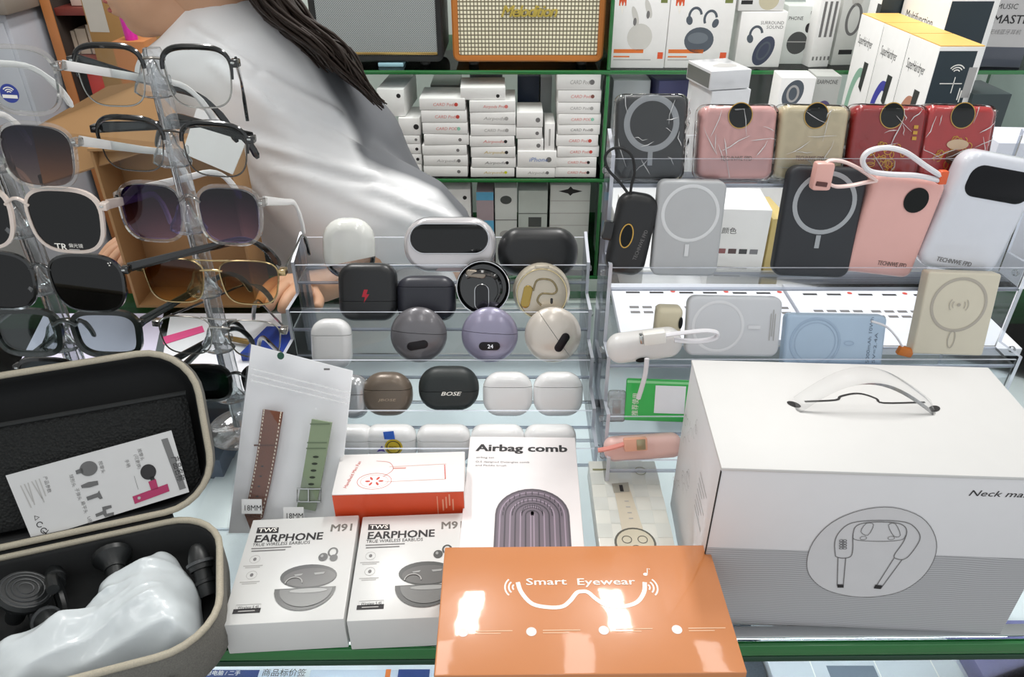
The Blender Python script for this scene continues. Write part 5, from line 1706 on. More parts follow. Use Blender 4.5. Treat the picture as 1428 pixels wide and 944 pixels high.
# row 5: pink cabled power bank lying flat
e, M, f, w_, h = bank('pink cabled power bank on the lowest step beside the massager box', 896, 623, 108, 34, .02, 4, mat('bank_pinkfilm', (236, 196, 188), .35), 25, -4, .4, .008, yo=-.002)
CP4 = lambda L, dy=-.015: [M.inverted() @ P(a.x, a.y, y=PY[4] + dy) for a in spline([(*t_, 0) for t_ in L], 5)]
link('cable', tubem(CP4([(834, 628), (850, 625), (868, 620), (885, 615)]), .0028, 7, flat=(1.2, .8)), mat('cable_coral', (232, 150, 138), .4), e)
pl = M.inverted() @ P(886, 619, y=PY[4] - .016)
pg = link('plug', xf(boxm(-.011, .011, -.004, .004, -.0062, .0062, .0012), T(pl)), mat('plug_peach', (232, 172, 146), .35), e)
link('plug_shell', xf(boxm(.0005, .009, -.0046, .0041, -.0052, .0052, .0008), T(pl)), mat('plug_metal', (170, 160, 130), .3, .8), pg)

# ================================================================== spectacles on two clear stands
def contour(a, b, n=2.8, k=.08, top=0.0, N=44):
    pts = []
    for i in range(N):
        t_ = 2 * PI * i / N
        c, s_ = math.cos(t_), math.sin(t_)
        x = a * math.copysign(abs(c) ** (2 / n), c)
        z = b * math.copysign(abs(s_) ** (2 / n), s_)
        x *= 1 + k * z / b
        if z > 0:
            z *= 1 - top * (x / a) ** 2
        pts.append((x, z))
    return pts


def offset(pts, d):
    n = len(pts)
    out = []
    for i in range(n):
        a, b = Vector(pts[i - 1]), Vector(pts[(i + 1) % n])
        t_ = (b - a).normalized()
        out.append((pts[i][0] + t_.y * d, pts[i][1] - t_.x * d))
    return out


def rimmesh(pts, wd, th, arc=None):
    """band around a contour; arc=(i0,i1) keeps part of it, wd may vary"""
    o_, i_ = offset(pts, wd), pts
    n = len(pts)
    idx = range(n) if arc is None else [j % n for j in range(arc[0], arc[1] + 1)]
    rings = []
    for j in idx:
        (xo, zo), (xi, zi) = o_[j], i_[j]
        rings.append([(xi, -th / 2, zi), (xo, -th / 2 + .0006, zo), (xo, th / 2, zo), (xi, th / 2, zi)])
    if arc is None:
        rings.append(rings[0])
        return loft(rings, False, False)
    return loft(rings)


def glasses(label, u, v, y, sc=1.0, a=.0245, b=.021, g=.0085, n=3.0, k=.08, top=.0, drop=.008, style='full', wd=.0032, th=.0036,
            frame=None, lens=None, temple=None, metal=None, pitch=6, roll=0, yaw=0, tl=None, tr=None, tth=.0085, pads=True, cat='glasses'):
    c = P(u, v, y=y)
    M = T(c) @ RZ(yaw) @ RX(-pitch) @ RY(roll)
    e = empty('eyeglasses' if cat == 'glasses' else 'sunglasses', M)
    tag(e, label, cat, 'glasses on the clear stands')
    a, b, g = a * sc, b * sc, g * sc
    base = contour(a, b, n, k, top)
    N = len(base)
    for s_ in (-1, 1):
        cx = s_ * (g + a)
        pts = [(s_ * x, z) for x, z in base]
        if s_ < 0:
            pts = pts[::-1]
        Mt = T(cx, 0, -drop * sc)
        if style == 'full':
            link('rim', rimmesh(pts, wd, th), frame, e, Mt)
        elif style == 'wire':
            link('rim', tubem([(x, 0, z) for x, z in pts], wd, 7, True), frame, e, Mt)
        else:   # browline: heavy bar above, wire below
            link('rim', tubem([(x, 0, z) for x, z in pts], .0007, 6, True), metal, e, Mt)
            up = sorted([p for p in offset(pts, .0012) if p[1] > b * .25 or (p[1] > -b * .05 and p[0] * s_ > 0)], key=lambda p: math.atan2(p[1], p[0] * s_))
            L = [(p[0], -.0003, p[1]) for p in up]
            rr = [.0011 + .0014 * math.sin(PI * min(1, .15 + .85 * (1 - i / (len(L) - 1)))) for i in range(len(L))]
            link('brow_bar', tubem(L, rr, 8), frame, e, Mt)
        link('lens', prism(offset(pts, .0003), -.0007, .0007, 'y'), lens, e, Mt, smooth=20)
        # end piece and hinge
        hx, hz = s_ * (g + 2 * a * (1 + k * .4) + .0018), b * .52 - drop * sc
        em = frame if style != 'wire' else (metal or frame)
        link('end_piece', xf(boxm(-.0035, .0035, -.0016, .0075, -.0032, .0032, .0009), T(hx, .0005, hz)), em, e)
        if style != 'wire':
            link('rivet', xf(slabm(.0034, .0016, .0006, .0005, .0002, 3, 1), T(hx - s_ * .0005, -.0013, hz + .0006)), mat('steel_bright', (190, 192, 190), .2, 1.0), e)
        d = (tl if s_ < 0 else tr) or (0, 1, -.12)
        d = Vector(d[:3]).normalized()
        ln = .098
        h0 = Vector((hx, .0075, hz))
        path = [h0, h0 + d * ln * .3, h0 + d * ln * .7, h0 + d * ln, h0 + d * (ln + .016) + Vector((0, 0, -.008)), h0 + d * (ln + .027) + Vector((0, 0, -.021)), h0 + d * (ln + .033) + Vector((0, 0, -.034))]
        path = spline(path, 3)
        m_ = len(path)
        half = []
        side = d.cross(Vector((0, 0, 1))).normalized()
        rings = []
        for i, p in enumerate(path):
            q_ = i / (m_ - 1)
            t_ = (path[min(i + 1, m_ - 1)] - path[max(i - 1, 0)]).normalized()
            upv = side.cross(t_).normalized()
            hh_ = tth / 2 * (1 - .45 * min(1, q_ * 1.6)) * (1 if q_ < .7 else 1.25) * (1 if i < m_ - 1 else .5)
            tt = .0013 + .0004 * (q_ > .7)
            if style == 'wire' and q_ < .62:
                hh_, tt = .0011, .0008
            rings.append([p + side * tt * sx_ + upv * hh_ * sz_ for sx_, sz_ in ((1, .7), (.6, 1), (-.6, 1), (-1, .7), (-1, -.7), (-.6, -1), (.6, -1), (1, -.7))])
        link('temple', loft(rings), temple or frame, e)
    # bridge
    if style == 'full':
        link('bridge', tubem(spline([(-g - .001, 0, -drop * sc + b * .45), (-g * .5, -.0004, -drop * sc + b * .62), (0, -.0006, -drop * sc + b * .68), (g * .5, -.0004, -drop * sc + b * .62), (g + .001, 0, -drop * sc + b * .45)], 4), wd * .72, 8, flat=(1.0, .7)), frame, e)
    else:
        bz = -drop * sc + b * (.62 if style == 'brow' else .5)
        link('bridge', tubem(spline([(-g - .0015, 0, bz), (0, -.0012, bz + .0012), (g + .0015, 0, bz)], 5), .0011, 7), metal or frame, e)
        if style == 'wire':
            link('brow_bridge', tubem(spline([(-g - a * .35, 0, -drop * sc + b * 1.0), (0, -.001, -drop * sc + b * .98), (g + a * .35, 0, -drop * sc + b * 1.0)], 5), .0008, 6), metal or frame, e)
    if pads and style != 'full':
        for s_ in (-1, 1):
            link('nose_pad', xf(slabm(.0045, .0085, .0018, .002, .0008, 4, 2), T(s_ * (g - .001), .005, -drop * sc - b * .1) @ RZ(s_ * 40)), clear('pad_clear', (240, 240, 240), .3, .1), e)
    return e, M, a, b, g


def stand(label, x, y, height, holders, lean=0):
    M = T(x, y, 0)
    e = empty('glasses_stand', M)
    tag(e, label, 'stand', 'clear glasses stands')
    link('base_disc', lathe([(.001, .0004), (.034, .0004), (.037, .002), (.037, .0055), (.033, .0075), (.014, .0085), (.001, .0085)], 36), CRYSTAL, e)
    sq = [[(px, py, z) for px, py in rrect(.0165 - .002 * t_, .013 - .002 * t_, .003, 2)] for z, t_ in ((.0087, 0), (height * .5, .5), (height, 1), (height + .003, 1.6))]
    link('pole', loft(sq), CRYSTAL, e, smooth=30)
    core = [[(px, py - .0, z) for px, py in rrect(.008, .005, .0012, 2)] for z in (.009, height - .004)]
    link('pole_core', loft(core), CRYSTAL, e, smooth=30)
    for z in holders:
        # nose-shaped holder: rounded bridge with two flared wings
        rings = []
        for zz, w_, dp, off in ((.006, .008, .006, -.009), (.003, .013, .011, -.012), (-.004, .017, .016, -.014), (-.012, .023, .02, -.015), (-.019, .028, .022, -.014), (-.023, .024, .018, -.011), (-.025, .014, .01, -.009)):
            rg = []
            for i in range(20):
                t_ = 2 * PI * i / 20
                lob = 1 + .22 * math.cos(2 * t_) * (zz < -.006) - .12 * math.cos(3 * t_ + PI / 2) * (zz < -.01)
                rg.append((w_ / 2 * math.cos(t_) * lob, off + dp / 2 * math.sin(t_) * lob, z + zz))
            rings.append(rg)
        link('nose_holder', loft(rings), CRYSTAL, e, smooth=70)
    return e


RSX, RSY = -.2985, .656
LSX, LSY = -.432, .620
LEN_CLEAR = clear('lens_clear', (250, 252, 252), .07, .012)
BLK = mat('frame_black', (20, 21, 22), .18, coat=.6)
CLR = clear('frame_clear', (248, 246, 244), .3, .06, rough=.05, body=(244, 240, 238), body_amt=.06)
WTM = mat('temple_white', (238, 236, 234), .3, coat=.3)
SIL = mat('wire_silver', (176, 172, 166), .2, .95)
GOLDW = mat('wire_gold', (196, 172, 128), .2, .95)
CREAM = mat('frame_cream', (226, 210, 200), .3, coat=.4)

GY = RSY - .021
hz = lambda u, v, y: P(u, v, y=y).z
rs = [(212, 84), (240, 186), (265, 283), (294, 375), (306, 455), (330, 527)]
ls = [(-42, 88), (-14, 192), (25, 287), (55, 370), (92, 452), (120, 520)]
stand('clear glasses stand nearer the seller, holding the two browline spectacles on top', RSX, RSY, P(222, 72, y=RSY).z, [hz(u, v + 14, GY) for u, v in rs])
stand('clear glasses stand at the left edge, holding the sunglasses lettered TR', LSX, LSY, P(-5, 175, y=LSY).z + .1, [hz(u, v + 14, LSY - .021) for u, v in ls])

W = dict
glasses('black browline spectacles with clear lenses, topmost on the right stand', *rs[0], GY, a=.0262, b=.0232, g=.0092, n=3.3, k=.09, drop=.0135, style='brow', frame=BLK, metal=SIL, lens=LEN_CLEAR, roll=1, pitch=4,
        tl=(.75, .62, -.40), tr=(-.3, .93, -.3), tth=.009)
glasses('black browline spectacles with clear lenses, second on the right stand', *rs[1], GY, a=.0262, b=.0222, g=.0092, n=3.3, k=.09, drop=.0125, style='brow', frame=BLK, metal=mat('wire_dark', (96, 90, 86), .25, .9), lens=LEN_CLEAR, roll=4, pitch=4,
        tl=(.85, .52, -.02), tr=(-.85, .5, .02), tth=.0095)
glasses('clear-framed sunglasses with violet gradient lenses on the right stand', *rs[2], GY, a=.0258, b=.0252, g=.0088, n=3.2, k=.07, drop=.010, frame=CLR, temple=WTM,
        lens=lens_mat('lens_violet', (92, 70, 124), (222, 206, 240), -.026, .02), roll=3, pitch=5, tr=(0, .94, -.30), tl=(.5, .85, .0), cat='sunglasses', wd=.0034)
glasses('gold wire aviator sunglasses with amber gradient lenses', *rs[3], GY, a=.0265, b=.0222, g=.0088, n=3.4, k=.14, drop=.013, style='wire', wd=.0009, frame=GOLDW, metal=GOLDW, temple=BLK,
        lens=lens_mat('lens_amber', (160, 122, 74), (252, 238, 206), -.02, .02), roll=2, pitch=5, tr=(-.08, 1, 0.0), tl=(.8, .6, .05), cat='sunglasses')
glasses('thin silver wire spectacles near the bottom of the right stand', *rs[4], GY, a=.0248, b=.0205, g=.0088, n=3.2, k=.1, drop=.012, style='wire', wd=.0008, frame=SIL, metal=SIL, temple=BLK,
        lens=LEN_CLEAR, roll=4, pitch=5, tr=(-.5, .8, -.1), tl=(.6, .75, .1))
glasses('glossy black sunglasses lowest on the right stand', *rs[5], GY, a=.0255, b=.0185, g=.0085, n=3.4, k=.06, drop=.006, frame=BLK, temple=BLK, lens=lens_mat('lens_smoke', (40, 44, 46), (86, 92, 94), -.02, .02), roll=0, pitch=6, cat='sunglasses',
        tl=(.2, .95, .1), tr=(-.6, .8, .0))
GL = LSY - .021
e, M, a, b, g = glasses('clear-framed spectacles with a blue round sticker at the left edge', *ls[0], GL, a=.0272, b=.0232, g=.0088, n=3.0, k=.05, drop=.011, frame=CLR, temple=WTM, lens=LEN_CLEAR, roll=3, pitch=4,
                        tr=(.58, .8, -.25), tl=(.55, .8, -.16), tth=.0078)
f = frontface(e, M, -.0009)
cx, cz = f.q(14, 130)
f.ell(cx, cz, .0072, .0072, mat('sticker_blue', (38, 58, 150), .4), 'sticker', 3)
for r_ in (.002, .0036, .0052):
    f.ring(cx, cz - .0005, r_, r_, .0008, INK_WHITE, 'sticker_wave', 5, n=8, a0=40, a1=140)
f.rects([(cx - .0058, cz - .0036, .0116, .0026)], INK_WHITE, 'sticker_band', 5)
glasses('clear-framed sunglasses with smoky violet lenses on the left stand', *ls[1], GL, a=.0275, b=.0242, g=.0088, n=3.2, k=.07, drop=.012, frame=CLR, temple=WTM,
        lens=lens_mat('lens_plum', (84, 78, 110), (206, 190, 182), -.026, .02), roll=4, pitch=5, tr=(.3, .93, -.3), tl=(.1, .98, -.05), cat='sunglasses')
e, M, a, b, g = glasses('cream-framed sunglasses with black lenses printed TR', *ls[2], GL, a=.0292, b=.0262, g=.009, n=3.0, k=.09, drop=.011, frame=CREAM, temple=CREAM, lens=lens_mat('lens_black', (14, 20, 20), (26, 34, 32), -.026, .02),
                        roll=3, pitch=5, cat='sunglasses', wd=.003, tr=(-.05, 1, -.2), tl=(0, 1, 0))
f = frontface(e, M, -.0009)
p = f.q(78, 348); f.text('TR', p[0], p[1], .0062, INK_WHITE, bold=.03, width=.0105); f.text('偏光镜', p[0] + .0118, p[1] + .003, .003, INK_WHITE); f.rects([(p[0] + .0118, p[1] + .0006, .009, .0008)], INK_LIGHT, 'printed_line')
e, M, a, b, g = glasses('black square sunglasses with black lenses below the TR pair', *ls[3], GL, a=.0308, b=.0262, g=.0088, n=2.9, k=.08, drop=.016, frame=BLK, temple=BLK, lens=lens_mat('lens_black2', (10, 12, 16), (18, 22, 26), -.026, .02),
                        roll=2, pitch=5, cat='sunglasses', wd=.0022, tr=(.85, .5, .12), tl=(0, 1, 0))
f = frontface(e, M, -.0022)
for dx, dz in ((0, 0), (.0022, .0006), (.0008, -.002)):
    p = f.q(151, 367); f.ell(p[0] + dx, p[1] + dz, .0007, .0007, INK_WHITE, 'rivet_dot', 2, n=8)
glasses('thick black rectangular spectacles lowest in view on the left stand', *ls[4], GL, a=.0272, b=.0195, g=.0095, n=3.6, k=.06, drop=.009, frame=mat('frame_dark_green', (26, 34, 32), .25, coat=.4), temple=mat('frame_dark_green', (26, 34, 32)), lens=clear('lens_clear_grey', (210, 218, 218), .2, .04),
        roll=1, pitch=8, wd=.0048, th=.005, tr=(.5, .84, .18), tl=(0, 1, .05))
glasses('dark sunglasses half hidden behind the black carry case lid', *ls[5], GL, a=.027, b=.019, g=.0088, n=3.2, k=.06, drop=.007, frame=BLK, temple=BLK, lens=lens_mat('lens_teal', (60, 78, 80), (120, 140, 138), -.02, .02),
        roll=2, pitch=8, tr=(.4, .9, .05), tl=(0, 1, .05), cat='sunglasses')

# ================================================================== open carry case with massage gun parts
CZR = .052                                       # rim height of the tray
h0, h1 = P(290, 716, z=CZR), P(0, 779, z=CZR)
hd_ = (h0 - h1); yawk = math.degrees(math.atan2(hd_.y, hd_.x))
CW, CDp = .255, .142
ex = Vector((math.cos(R(yawk)), math.sin(R(yawk)), 0)); ey = Vector((-ex.y, ex.x, 0))
right_back = h0 + ex * .012
cc = right_back - ex * CW / 2 - ey * CDp / 2
MK = T(cc.x, cc.y, .0033) @ RZ(yawk)
kc = empty('carry_case', MK)
tag(kc, 'open black and grey zip carry case with massage gun attachments at the left corner', 'case')
FAB = mat('grey_tweed', (112, 110, 104), .85, amt=.45, scale=900, bump=.25, bscale=900)
LIN = mat('black_liner', (26, 27, 28), .75, amt=.2, scale=300)
ZIPM = mat('zip_beige', (176, 168, 150), .6, amt=.25, scale=900)


def shell(w_, d, h, r):
    """open tub: outer skin and inner liner as two meshes, opening at z=h"""
    R_ = lambda ins, z, rr=r: [(x, y, z) for x, y in rrect(w_ - 2 * ins, d - 2 * ins, max(rr - ins, .004), 7)]
    outer = loft([R_(.014, 0), R_(.006, .002), R_(.0015, .009), R_(0, .02), R_(0, h - .004), R_(.0015, h)], True, False)
    inner = loft([R_(.0015, h), R_(.0042, h - .001), R_(.0062, h - .004), R_(.008, .02), R_(.013, .010), R_(.02, .0065)], False, True)
    rim = tubem([(x, y, h + .0012) for x, y in rrect(w_ - .004, d - .004, r - .002, 7)], .0028, 8, True)
    return outer, inner, rim


outer, inner, rim = shell(CW, CDp, CZR - .002, .045)
tr_ = link('tray', outer, FAB, kc, smooth=50)
link('liner', inner, LIN, tr_, smooth=50)
link('zipper', rim, ZIPM, kc, smooth=60)
# lid, hinged on the far long side, thrown back
PHI = 57
ML = T(0, CDp / 2 + .002, CZR + .003) @ RX(-(90 - PHI) + 0) @ RX(-90) @ T(0, -CDp / 2, -(CZR - .002))
outer, inner, rim = shell(CW, CDp, CZR - .002, .045)
flip = Matrix.Rotation(PI, 4, 'X')
# lid local: opening towards the viewer
LH = .042
outer, inner, rim = shell(CW, CDp, LH, .045)
MLID = T(0, CDp / 2 + .002, CZR + .004) @ RX(PHI) @ T(0, CDp / 2, -LH)
ld = link('lid', outer, FAB, kc, MLID, smooth=50)
link('lid_liner', inner, LIN, ld, smooth=50)
link('lid_zipper', rim, ZIPM, ld, smooth=60)
# mesh pocket across the lower two thirds of the lid
MESHM = mat('pocket_mesh', (20, 22, 22), .8)
nt = MESHM.node_tree
bs = nt.nodes['Principled BSDF']
tcn = nt.nodes.new('ShaderNodeTexCoord'); vo = nt.nodes.new('ShaderNodeTexVoronoi'); vo.inputs['Scale'].default_value = 420
nt.links.new(tcn.outputs['Object'], vo.inputs['Vector'])
bpn = nt.nodes.new('ShaderNodeBump'); bpn.inputs['Strength'].default_value = .9; bpn.inputs['Distance'].default_value = .002
nt.links.new(vo.outputs['Distance'], bpn.inputs['Height']); nt.links.new(bpn.outputs['Normal'], bs.inputs['Normal'])
rows = [[Vector((-CW / 2 + .014 + (CW - .028) * i / 20, -CDp / 2 + .012 + CDp * .62 * j / 10, LH - .014 + .006 * math.sin(PI * i / 20) * math.sin(PI * (.15 + .7 * j / 10)))) for i in range(21)] for j in range(11)]
mp_ = link('mesh_pocket', gridmesh(rows), MESHM, ld, smooth=180)
md = mp_.modifiers.new('thick', 'SOLIDIFY'); md.thickness = .0012
link('pocket_hem', tubem([rows[-1][i] + Vector((0, 0, .0005)) for i in range(21)], .0022, 7), mat('hem_black', (34, 36, 36), .7), ld)
link('hinge_cloth', boxm(-CW / 2 + .04, CW / 2 - .04, CDp / 2 - .002, CDp / 2 + .006, CZR - .012, CZR + .002, .001), LIN, kc)
link('strap_handle', tubem(spline([(CW / 2 - .10, -CDp / 2 - .001, .03), (CW / 2 - .085, -CDp / 2 - .012, .018), (CW / 2 - .06, -CDp / 2 - .014, .014), (CW / 2 - .04, -CDp / 2 - .002, .028)], 6), .0045, 8, flat=(1.6, .5)), mat('strap_black', (22, 22, 24), .7), kc)

# leaflet tucked into the lid: solve its plane from the lid frame
MLW = MK @ MLID
Mlf = MLW @ T(0, 0, LH - .0025)
lf = Face(None, Mlf, (0, 0, 0), (1, 0, 0), (0, 1, 0))
cs = [lf.q(*t_) for t_ in ((45, 753), (264, 686), (239, 600), (8, 663))]
o = link('instruction_leaflet', prism(cs, 0, .0005), mat('leaflet_grey', (206, 206, 206), .5), None, Mlf)
tag(o, 'white instruction leaflet with massage gun diagram tucked in the case lid', 'leaflet')
f = Face(o, Mlf, (0, 0, .0005), (1, 0, 0), (0, 1, 0))
SK = 723 / 340
qk = lambda x, y: f.q(x / SK, 500 + y / SK)
pk_ = lambda pts, m_, nm='printed_shape', lift=1: f.poly([qk(*t_) for t_ in pts], m_, nm, lift)
dirx = Vector(cs[1]) - Vector(cs[0]); rotl = math.degrees(math.atan2(dirx.y, dirx.x))
pk_([(478, 240), (497, 235), (552, 384), (533, 390)], mat('leaf_bar', (112, 112, 112), .5), 'printed_bar')
p = qk(508, 292); f.text('产品名称', p[0], p[1], .0052, INK, rot=rotl - 90, lift=2, width=.022)
pk_([(393, 409), (497, 371), (503, 393), (400, 431)], mat('gun_magenta', (168, 42, 92), .4), 'printed_gun_handle', 2)
pk_([(440, 365), (462, 357), (470, 385), (449, 392)], mat('gun_magenta', (168, 42, 92)), 'printed_gun_body', 2)
pk_([(444, 352), (456, 348), (460, 358), (447, 362)], INK, 'printed_gun_neck', 2)
p = qk(440, 336); f.ell(p[0], p[1], .0062, .0066, INK, 'printed_gun_ball', 2)
p = qk(413, 413); f.ell(p[0], p[1], .0013, .0013, INK_LIGHT, 'printed_gun_button', 3, n=10)
f.line([qk(398, 348), qk(410, 388)], .0003, INK_GREY, 'printed_pointer')
DG = mat('head_grey', (100, 100, 100), .5)
p = qk(263, 326); f.ell(p[0], p[1], .0068, .0062, DG, 'printed_head', 2)
pk_([(224, 332), (245, 324), (248, 338), (227, 343)], DG, 'printed_head_stem', 2)
pk_([(240, 376), (262, 366), (290, 362), (292, 374), (266, 382), (243, 384)], DG, 'printed_head', 2)
pk_([(256, 410), (290, 398), (294, 391), (305, 414), (297, 417), (290, 411), (260, 421)], DG, 'printed_head', 2)
pk_([(283, 461), (305, 452), (303, 440), (330, 434), (332, 442), (314, 448), (317, 460), (338, 455), (338, 464), (312, 470), (306, 462), (286, 470)], DG, 'printed_head', 2)
for (x, y, t_) in ((292, 305, '按摩头'), (205, 345, '球形头'), (222, 385, '子弹头'), (240, 424, '扁平头'), (258, 470, 'U形头'), (408, 268, '按摩头'), (397, 285, '(可更换)'), (370, 300, '手柄'), (128, 350, '产品参数')):
    p = qk(x, y); f.text(t_, p[0], p[1], .0026, INK_GREY, rot=rotl - 90)
for k in range(6):
    p = qk(116 - k * 11, 356 + k * 4); f.rects([], INK_GREY) if False else f.line([p, qk(116 - k * 11 + 20 + (k % 3) * 6, 356 + k * 4 + 52 + (k % 2) * 14)], .0009, INK_LIGHT, 'printed_line')
for k, (x, y) in enumerate(((108, 472), (118, 492), (130, 510))):
    p = qk(x, y); f.ring(p[0], p[1], .0021, .0021, .0007, INK, 'printed_symbol', n=3 if k == 0 else 14, a1=360 if k == 0 else 300)
p = qk(140, 516); f.line([qk(126, 510), qk(146, 526)], .0006, INK, 'printed_symbol'); f.line([qk(144, 508), qk(128, 528)], .0006, INK, 'printed_symbol')

# wrapped massage gun: crumpled white plastic pouch in the tray
ZB = .02
outl = [(-30, 905), (40, 880), (90, 858), (122, 830), (135, 806), (170, 785), (205, 765), (222, 745), (236, 752), (252, 775), (268, 795), (270, 815), (280, 850), (284, 868), (262, 884), (200, 906), (130, 930), (40, 962), (-40, 985)]
pts = [P(*t_, z=.048) for t_ in outl]
inv = MK.inverted()
cl = []
for p in pts:
    q_ = inv @ p
    q_.x = max(min(q_.x, CW / 2 - .02), -CW / 2 + .03)
    q_.y = max(min(q_.y, CDp / 2 - .018), -CDp / 2 + .018)
    p2 = MK @ q_
    cl.append((p2.x, p2.y))
o = link('wrapped_massage_gun', blob(cl, ZB, .055, .009, 2.2, nr=34, nscale=30, sub=8, dome=3.0), mat('frosted_pouch', (208, 215, 218), .32, coat=.35, bump=.12, bscale=40), smooth=75)
tag(o, 'massage gun wrapped in a crumpled white plastic pouch inside the case tray', 'wrapped device')

# attachments (black plastic massage heads)
BP = mat('head_black', (30, 32, 33), .4)


def head(kind, label, u, v, z, rz, tilt, sc=1.0):
    c = P(u, v, z=z)
    M = T(c) @ RZ(rz) @ RY(tilt)
    e = empty('massage_head', M)
    tag(e, label, 'massage head', 'massage heads in the case')
    link('plug', xf(lathe([(.001, -.022), (.0065, -.022), (.0072, -.019), (.0072, -.012), (.0082, -.0115), (.0082, -.009), (.0072, -.0085), (.0072, 0), (.001, 0)], 16), Matrix.Diagonal((sc, sc, sc, 1))), BP, e)
    if kind == 'fork':
        link('fork', tubem(spline([(-.014, 0, .03), (-.0145, 0, .015), (-.008, 0, .003), (0, 0, .0015), (.008, 0, .003), (.0145, 0, .015), (.014, 0, .03)], 5), .0046, 9), BP, e)
    elif kind == 'bullet':
        link('tip', lathe([(.001, 0.0002), (.0095, .0002), (.0098, .004), (.0085, .012), (.006, .019), (.0035, .022), (.001, .0228)], 18), BP, e)
        link('collar', lathe([(.0098, .0042), (.0112, .0046), (.0112, .007), (.0094, .0075), (.0098, .0042)], 18), mat('head_grey_ring', (70, 72, 74), .3), e)
    elif kind == 'disc':
        link('cushion', lathe([(.001, .0002), (.012, .0002), (.019, .004), (.0205, .008), (.019, .0115), (.001, .0125)], 22), BP, e)
        for k in range(4):
            link('groove', tubem([((.017 - .0038 * k) * math.cos(2 * PI * i / 22), (.017 - .0038 * k) * math.sin(2 * PI * i / 22), .0122 - .0006 * (k == 0)) for i in range(22)], .0007, 5, True), mat('groove_grey', (62, 64, 66), .4), e)
    elif kind == 'bell':
        link('bell', lathe([(.001, .0002), (.008, .0002), (.0095, .006), (.015, .012), (.0155, .016), (.001, .0165)], 20), BP, e)
    return e


head('disc', 'ribbed round black massage head at the far left of the tray', 30, 836, .04, 20, 30)
head('fork', 'black fork massage head lying in the tray', 78, 815, .036, -55, 78)
head('bullet', 'black ribbed massage head standing between fork and bell', 62, 862, .03, -40, 70)
head('bell', 'black bell-shaped massage head behind the white pouch', 160, 795, .036, -60, -80)
head('bullet', 'black bullet massage head in the right corner of the tray', 282, 795, .034, -62, -55)
o = link('charging_cable', tubem([MK @ Vector((-.03 + .018 * math.cos(t_) - .04, .035 + .014 * math.sin(t_), .022 + .0006 * t_)) for t_ in [2 * PI * k / 18 for k in range(60)]], .0017, 6), BP)
tag(o, 'coiled black charging cable under the massage heads', 'cable')

# ================================================================== open cardboard carton behind the glasses
KR = mat('kraft_card', (168, 128, 84), .7, amt=.08, scale=30)
KRI = mat('kraft_card', (168, 128, 84))
CYB = .925
ca, cb_ = P(158, 330, y=CYB), P(340, 330, y=CYB)
zc = P(250, 212, y=CYB).z
cw = cb_.x - ca.x
MCB = T((ca.x + cb_.x) / 2, CYB, .0006)
e = empty('cardboard_carton', MCB)
tag(e, 'open brown cardboard carton with raised flaps behind the glasses stands', 'carton')
dp = .064
tk = .004
link('top_wall', boxm(-cw / 2, cw / 2, .0, dp, zc + .0002, zc + tk, .0005), KR, e)
link('back_wall', boxm(-cw / 2, cw / 2, dp - tk, dp, 0, zc, .0005), KR, e)
link('side_wall', boxm(-cw / 2, -cw / 2 + tk, tk + .0002, dp - tk - .0002, 0, zc, .0005), KR, e)
link('side_wall', boxm(cw / 2 - tk, cw / 2, tk + .0002, dp - tk - .0002, 0, zc, .0005), KR, e)
link('bottom', boxm(-cw / 2 + tk, cw / 2 - tk, tk + .0002, dp - tk - .0002, .0005, tk, 0), KR, e)
# flaps: polygons whose near edge is the wall top
def flap(pts3, nm):
    pts3 = [MCB.inverted() @ p for p in pts3]
    o_ = link(nm, mesh_from(pts3, [list(range(len(pts3)))]), KR, e, smooth=0)
    m_ = o_.modifiers.new('thick', 'SOLIDIFY'); m_.thickness = .004
    return o_


zt = zc + .002
A_, B_ = MCB @ Vector((-cw / 2, .002, zc + .003)), MCB @ Vector((cw / 2, .002, zc + .003))
flap([P(60, 256, y=CYB + .01), P(232, 200, y=CYB + .005), P(258, 172, y=CYB + .05), P(206, 112, y=CYB + .07), P(150, 120, y=CYB + .065), P(44, 180, y=CYB + .05)], 'raised_flap')
o = link('white_card_sheet', prism([(-.035, -.028), (.03, -.034), (.038, .022), (-.03, .03)], 0, .002, 'y'), WHITE_CARD, None, T(P(300, 195, y=CYB - .01)) @ RX(-20) @ RY(18))
tag(o, 'white card corner sticking up from the brown carton', 'card')

# ================================================================== the seller
YP = 1.16
SKIN = mat('skin', (206, 160, 128), .5, amt=.04, scale=20, sub=.08)
def px(u, v, y=YP): return P(u, v, y=y)


mouth = px(168, 10)
hc_ = mouth + Vector((.085, 0, .075))               # head centre
# skeleton with radii, all in world space; pelvis is the root
per = empty('person', T(-.05, YP, FLOOR_Z))
tag(per, 'person in a white shirt with long dark hair bending over the counter', 'person')
inv = per.matrix_basis.inverted()
J = {}
J['pelvis'] = (Vector((-.02, YP + .03, -.32)), .11)
J['belly'] = (Vector((-.12, YP + .03, -.12)), .095)
J['chest'] = (Vector((-.24, YP + .02, .08)), .085)
J['upper'] = (Vector((-.33, YP, .22)), .07)
J['neck'] = (Vector((-.385, YP, .325)), .052)
J['skull0'] = (hc_ + Vector((.035, 0, -.055)), .055)
J['skull'] = (hc_ + Vector((.02, 0, .035)), .088)
J['crown'] = (hc_ + Vector((.035, 0, .085)), .07)
J['sh_n'] = (Vector((-.34, YP - .06, .2)), .045)
J['el_n'] = (px(560, 345, YP - .12), .04)
J['wr_n'] = (px(440, 402, .93), .025)
J['sh_f'] = (Vector((-.36, YP + .09, .2)), .045)
J['el_f'] = (Vector((-.46, YP + .12, .0)), .042)
J['wr_f'] = (Vector((-.52, YP - .03, .05)), .027)
J['hip_n'] = (Vector((-.02, YP - .06, -.36)), .085)
J['kn_n'] = (Vector((-.06, YP - .08, -.62)), .058)
J['an_n'] = (Vector((-.02, YP - .08, -.9)), .038)
